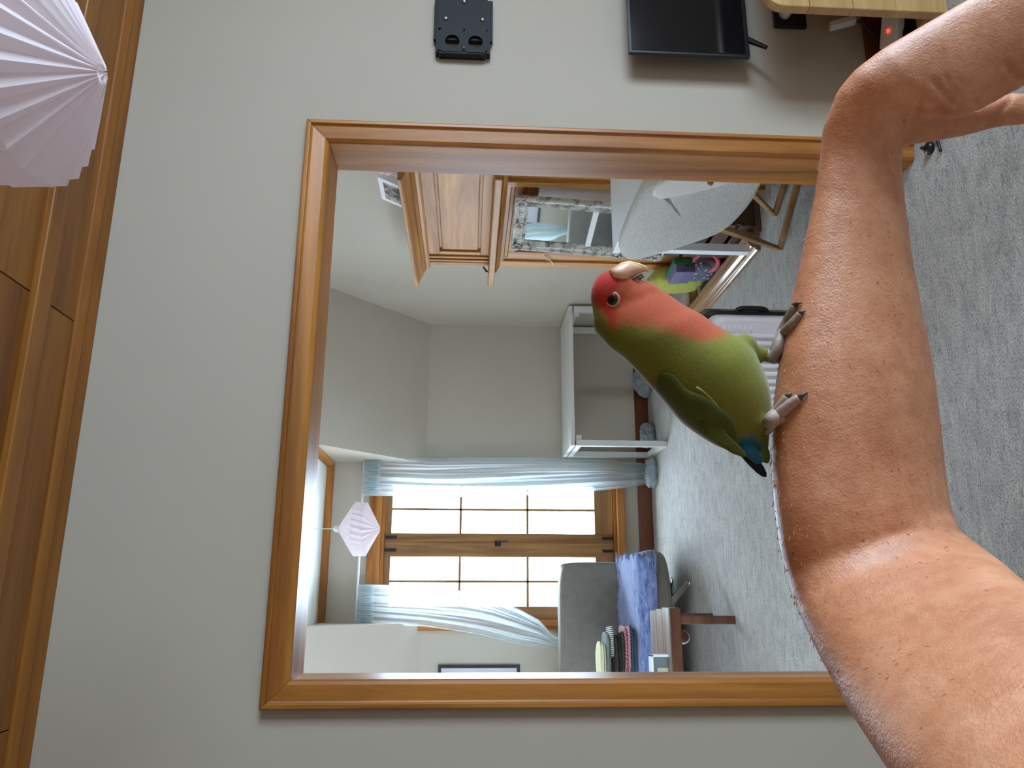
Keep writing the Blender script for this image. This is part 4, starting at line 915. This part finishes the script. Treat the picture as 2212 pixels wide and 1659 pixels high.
def plumage(name, col=None):
    t = NT(name); v = t.coords()
    if col is None:
        at_ = t.node('ShaderNodeVertexColor', layer_name='plumage'); base = at_.outputs['Color']
    else: base = t.ramp(t.noise(v, 60, 3), [(.3, scl(col, .8)), (.7, scl(col, 1.2))])
    br = t.ramp(t.noise(v, 420, 4, .6), [(.3, (.86, .86, .86, 1)), (.7, (1.1, 1.1, 1.1, 1))]); c = t.mix(.6, base, br, 'MULTIPLY')
    t.bump(t.noise(v, 500, 3, .6), .35, .0006)
    return t.set(Base_Color=c, Roughness=.75, Sheen_Weight=.35, Sheen_Roughness=.4, Specular_IOR_Level=.25)
me.materials.clear(); me.materials.append(plumage('lovebird_plumage'))
for p in me.polygons: p.use_smooth = True
me.transform(Matrix.Translation(-Vector(bird.location))); bo.parent = bird
def hit(x, yv, tree=None, lift=0.0, fallback=BD):
    d = ray(x, yv).normalized(); h = (tree or BODY).ray_cast(CAM, d)
    if h[0] is None: return at(x, yv, fallback)
    return h[0]-d*lift
# folded wing: covert shield and flight feathers laid over the flank, near and far side
up_c = bez([(1428, 806, 0), (1448, 806, 0), (1468, 822, 0), (1486, 842, 0), (1522, 856, 0), (1553, 879, 0), (1580, 902, 0), (1592, 934, 0), (1596, 962, 0)], 6)
lo_c = bez([(1421, 816, 0), (1415, 843, 0), (1440, 874, 0), (1471, 909, 0), (1509, 937, 0), (1546, 959, 0), (1574, 970, 0), (1592, 975, 0), (1602, 972, 0)], 6)
def wing(mirror):
    m_ = len(up_c); nn = 14; outer = []; inner = []
    for i in range(m_):
        for j in range(nn+1):
            s_ = j/nn*(.6 if mirror else 1); x = up_c[i].x*(1-s_)+lo_c[i].x*s_; yv = up_c[i].y*(1-s_)+lo_c[i].y*s_
            lift = .0007+.0028*(math.sin(math.pi*min(max(s_, 0), 1))**.6)*math.sin(math.pi*min(1, (i+3)/(m_+4)))
            p = hit(x, yv, None, lift); q = hit(x, yv, None, -.002)
            if mirror:
                mp2 = lambda w: w + FWD*(2*(BD-(w-CAM).dot(FWD)))
                p, q = mp2(p), mp2(q)
            outer.append(p); inner.append(q)
    g = MB(); W_ = nn+1
    fs = [(i*W_+j, (i+1)*W_+j, (i+1)*W_+j+1, i*W_+j+1) for i in range(m_-1) for j in range(nn)]
    n0 = m_*W_; rim = [i*W_ for i in range(m_)] + [(m_-1)*W_+j for j in range(1, W_)] + [i*W_+nn for i in range(m_-2, -1, -1)] + [j for j in range(nn-1, 0, -1)]
    fs += [tuple(k+n0 for k in f[::-1]) for f in fs] + [(rim[i], rim[(i+1) % len(rim)], rim[(i+1) % len(rim)]+n0, rim[i]+n0) for i in range(len(rim))]
    g.add(outer+inner, fs); return g
MT['wing'] = plumage('wing_plumage', (.062, .078, .006, 1))
for mir in (False, True): wing(mir).build('wing', MT['wing'], bird, smooth=True)
def feather(name, a, c, w0, w1, dep, th, mat, bend=0):
    pts = [Vector((a[0]+(c[0]-a[0])*t, a[1]+(c[1]-a[1])*t+bend*math.sin(math.pi*t), 0)) for t in (0, .25, .5, .75, .92, 1)]
    L = math.hypot(c[0]-a[0], c[1]-a[1]); nx, ny = -(c[1]-a[1])/L, (c[0]-a[0])/L; R = []
    for t, p in zip((0, .25, .5, .75, .92, 1), pts):
        w = (w0+(w1-w0)*t)*(1 if t < .9 else (.7 if t < 1 else .15)); R.append(ring_px((p.x+nx*w, p.y+ny*w), (p.x-nx*w, p.y-ny*w), dep, th, 10))
    return MB().rings(R).build(name, mat, bird, smooth=True)
blk = plumage('black_tail_feather', (.012, .014, .02, 1)); blu = plumage('blue_rump', (.008, .11, .19, 1)); ygr = plumage('yellow_green_feather', (.20, .21, .03, 1)); gry = plumage('grey_green_feather', (.09, .10, .05, 1))
feather('flight_feather', (1520, 905), (1612, 986), 20, 8, BD-.020, .12, MT['wing'], 8)
feather('scapular_feather', (1504, 836), (1556, 884), 3.2, 1.5, BD-.0280, .6, ygr, -4)
feather('tail_feather', (1602, 962), (1655, 1030), 15, 9, BD-.006, .25, blk, 2)
feather('tail_feather', (1606, 972), (1650, 1022), 13, 8, BD+.003, .25, blk, 4)
feather('tail_feather', (1600, 960), (1646, 1000), 15, 12, BD-.010, .25, blu, -2)
feather('tail_covert', (1622, 945), (1660, 1000), 22, 12, BD-.004, .5, plumage('green_rump', (.09, .15, .02, 1)), -4)
# beak
horn = paint('horn_beak', lin(226, 178, 142), .32, .06, 60, sheen if False else 0) if False else None
def hornm(name, c, tip):
    t = NT(name); v = t.coords(); return t.set(Base_Color=t.ramp(t.noise(v, 90, 3), [(.3, scl(c, .92)), (.7, scl(c, 1.08))]), Roughness=.3, Subsurface_Weight=.1, Subsurface_Radius=(.004, .002, .001))
bk = hornm('pink_horn', lin(224, 176, 146), 0); bk2 = hornm('yellow_horn', lin(222, 206, 150), 0)
topc = [(1316, 583), (1326, 577), (1344, 567), (1360, 564.5), (1378, 568), (1392, 574), (1399, 580), (1402, 586)]
botc = [(1334, 605), (1344, 609), (1357, 609), (1367, 600), (1377, 593.5), (1388, 588), (1396, 587), (1401.5, 588)]
BK = BD-.004
up_b = MB().rings([ring_px(a, c, BK, k, 18) for a, c, k in zip(topc, botc, (1.75, 1.8, 1.4, 1.05, .9, .78, .8, 1))]).build('upper_beak', bk, bird, smooth=True)
MB().rings([ring_px(a, c, BK, k, 14) for a, c, k in zip([(1326, 576.3), (1344, 566.2), (1360, 563.6), (1380, 567.7), (1394, 574), (1402, 584)], [(1331, 581), (1348, 572), (1360, 570.4), (1377, 573.5), (1389, 579), (1399, 587)], (2.6, 2.8, 2.6, 2.2, 1.6, 1.0))]).build('culmen', bk2, up_b, smooth=True)
MB().rings([ring_px(a, c, BK, .95, 14) for a, c in zip([(1352, 607), (1364, 604), (1376, 597), (1388, 591)], [(1360, 618), (1372, 614), (1384, 605), (1392, 598)])]).build('lower_beak', paint('dark_horn', lin(120, 100, 84), .4), bird, smooth=True)
MB().rings([ring_px(a, c, BK-.004, .95, 14) for a, c in zip([(1356, 606), (1366, 600), (1376, 594), (1385, 589.5)], [(1360, 611), (1371, 604), (1380, 597), (1387, 592)])]).build('mouth_gap', paint('gap_shade_grey', lin(96, 84, 78), .6), bird, smooth=True)  # strip over the beak opening, the gap's shade put into its colour
cere = MB().rings([ring_px(a, c, BK, k, 16) for a, c, k in zip([(1316, 587), (1322, 581), (1328, 577.5)], [(1330, 607), (1337, 607), (1342, 605)], (1.7, 1.95, 1.95))]).build('cere', hornm('pale_cere', lin(226, 190, 168), 0), bird, smooth=True)
# eye
for sgn in (1, -1):
    c = hit(1323, 647)
    nrm = (CAM-c).normalized()
    nrm = (nrm*.92 + UP*.32*1 + RIGHT*.05).normalized()
    if sgn < 0: c = c + FWD*(2*(BD-(c-CAM).dot(FWD))); nrm = nrm - FWD*2*nrm.dot(FWD)
    u_ = BD/F
    eb = MB().lathe([(0, -3*u_), (10*u_, -2*u_), (12*u_, .2*u_), (10*u_, 2.6*u_), (6*u_, 4*u_), (0, 4.6*u_)], c, 20, nrm).build('eye', paint('black_eye', lin(6, 6, 8), .08, 0, 5, spec=.6), bird, smooth=True)
    MB().lathe([(11.0*u_, -3*u_), (16*u_, -2.6*u_), (17*u_, -1.0*u_), (15.5*u_, .4*u_), (13*u_, 1.0*u_), (11.2*u_, .2*u_)], c, 24, nrm).build('eye_ring', paint('cream_eye_ring', lin(196, 152, 126), .6, .08, 90), bird, smooth=True)
# legs and feet gripping the forearm
def onarm(x, yv, lift=.0012): return hit(x, yv, ARM, lift, .48)
legm = paint('grey_scaly_leg', lin(136, 124, 112), .55, .25, 420, 700, .6, .0005); legm2 = paint('pinkish_scaly_foot', lin(168, 146, 134), .55, .2, 420, 700, .6, .0005); clawm = paint('dark_claw', lin(70, 58, 50), .4)
def toe(pts, r0, r1, mat, parent, claw=None):
    P = bez(pts, 4); n = len(P); o = MB().tube(P, [r0+(r1-r0)*i/(n-1) for i in range(n)], 8).build('toe', mat, parent, smooth=True)
    if claw: MB().tube(bez(claw, 4), [r1*.8*(1-.85*i/8)+.0001 for i in range(9)][:len(bez(claw, 4))], 6).build('claw', clawm, o, smooth=True)
    return o
# far foot (raised on the ridge of the forearm)
an2 = at(1668, 772, BD+.010); f2 = MB().tube([at(1654, 766, BD+.010), an2, at(1676, 758, BD+.008), onarm(1693, 716, .003)], [.0046, .0046, .0042, .0040], 10).build('leg', legm, bird, smooth=True)
toe([onarm(1690, 722, .003), onarm(1700, 697, .0025), onarm(1709, 676, .002), onarm(1716, 661, .0018)], .0042, .0026, legm, bird, [onarm(1715, 661, .002), onarm(1722, 656, .003), onarm(1732, 654, .0012)])
toe([onarm(1690, 724, .003), onarm(1706, 706, .0022), onarm(1719, 690, .0016), onarm(1728, 678, .0014)], .0036, .0022, legm, bird, [onarm(1727, 679, .0014), onarm(1733, 674, .002), onarm(1740, 672, .0008)])
toe([onarm(1684, 742, .003), at(1682, 762, .478), at(1684, 782, .480)], .0036, .0024, legm, bird)
# near foot
loc = at(1660, 915, BD-.014); MB().tube([loc, at(1666, 908, BD-.016), onarm(1676, 898, .004)], [.0046, .0048, .0050], 10).build('leg', legm2, bird, smooth=True)
toe([onarm(1674, 902, .004), onarm(1684, 884, .003), onarm(1694, 868, .0024), onarm(1700, 858, .0018)], .0040, .0026, legm2, bird, [onarm(1699, 859, .0018), onarm(1704, 853, .0022), onarm(1710, 851, .0006)])
toe([onarm(1676, 904, .004), onarm(1694, 886, .003), onarm(1712, 870, .0024), onarm(1726, 860, .0018)], .0042, .0026, legm2, bird, [onarm(1725, 861, .0018), onarm(1734, 853, .0022), onarm(1745, 848, .0006)])
toe([onarm(1672, 908, .003), onarm(1668, 922, .0026), onarm(1662, 932, .0022)] if False else [at(1670, 906, .452), at(1664, 922, .455), at(1655, 934, .460)], .0036, .0022, legm2, bird)
toe([onarm(1676, 908, .003), onarm(1686, 908, .002), onarm(1694, 900, .0014)], .0034, .0022, legm2, bird)
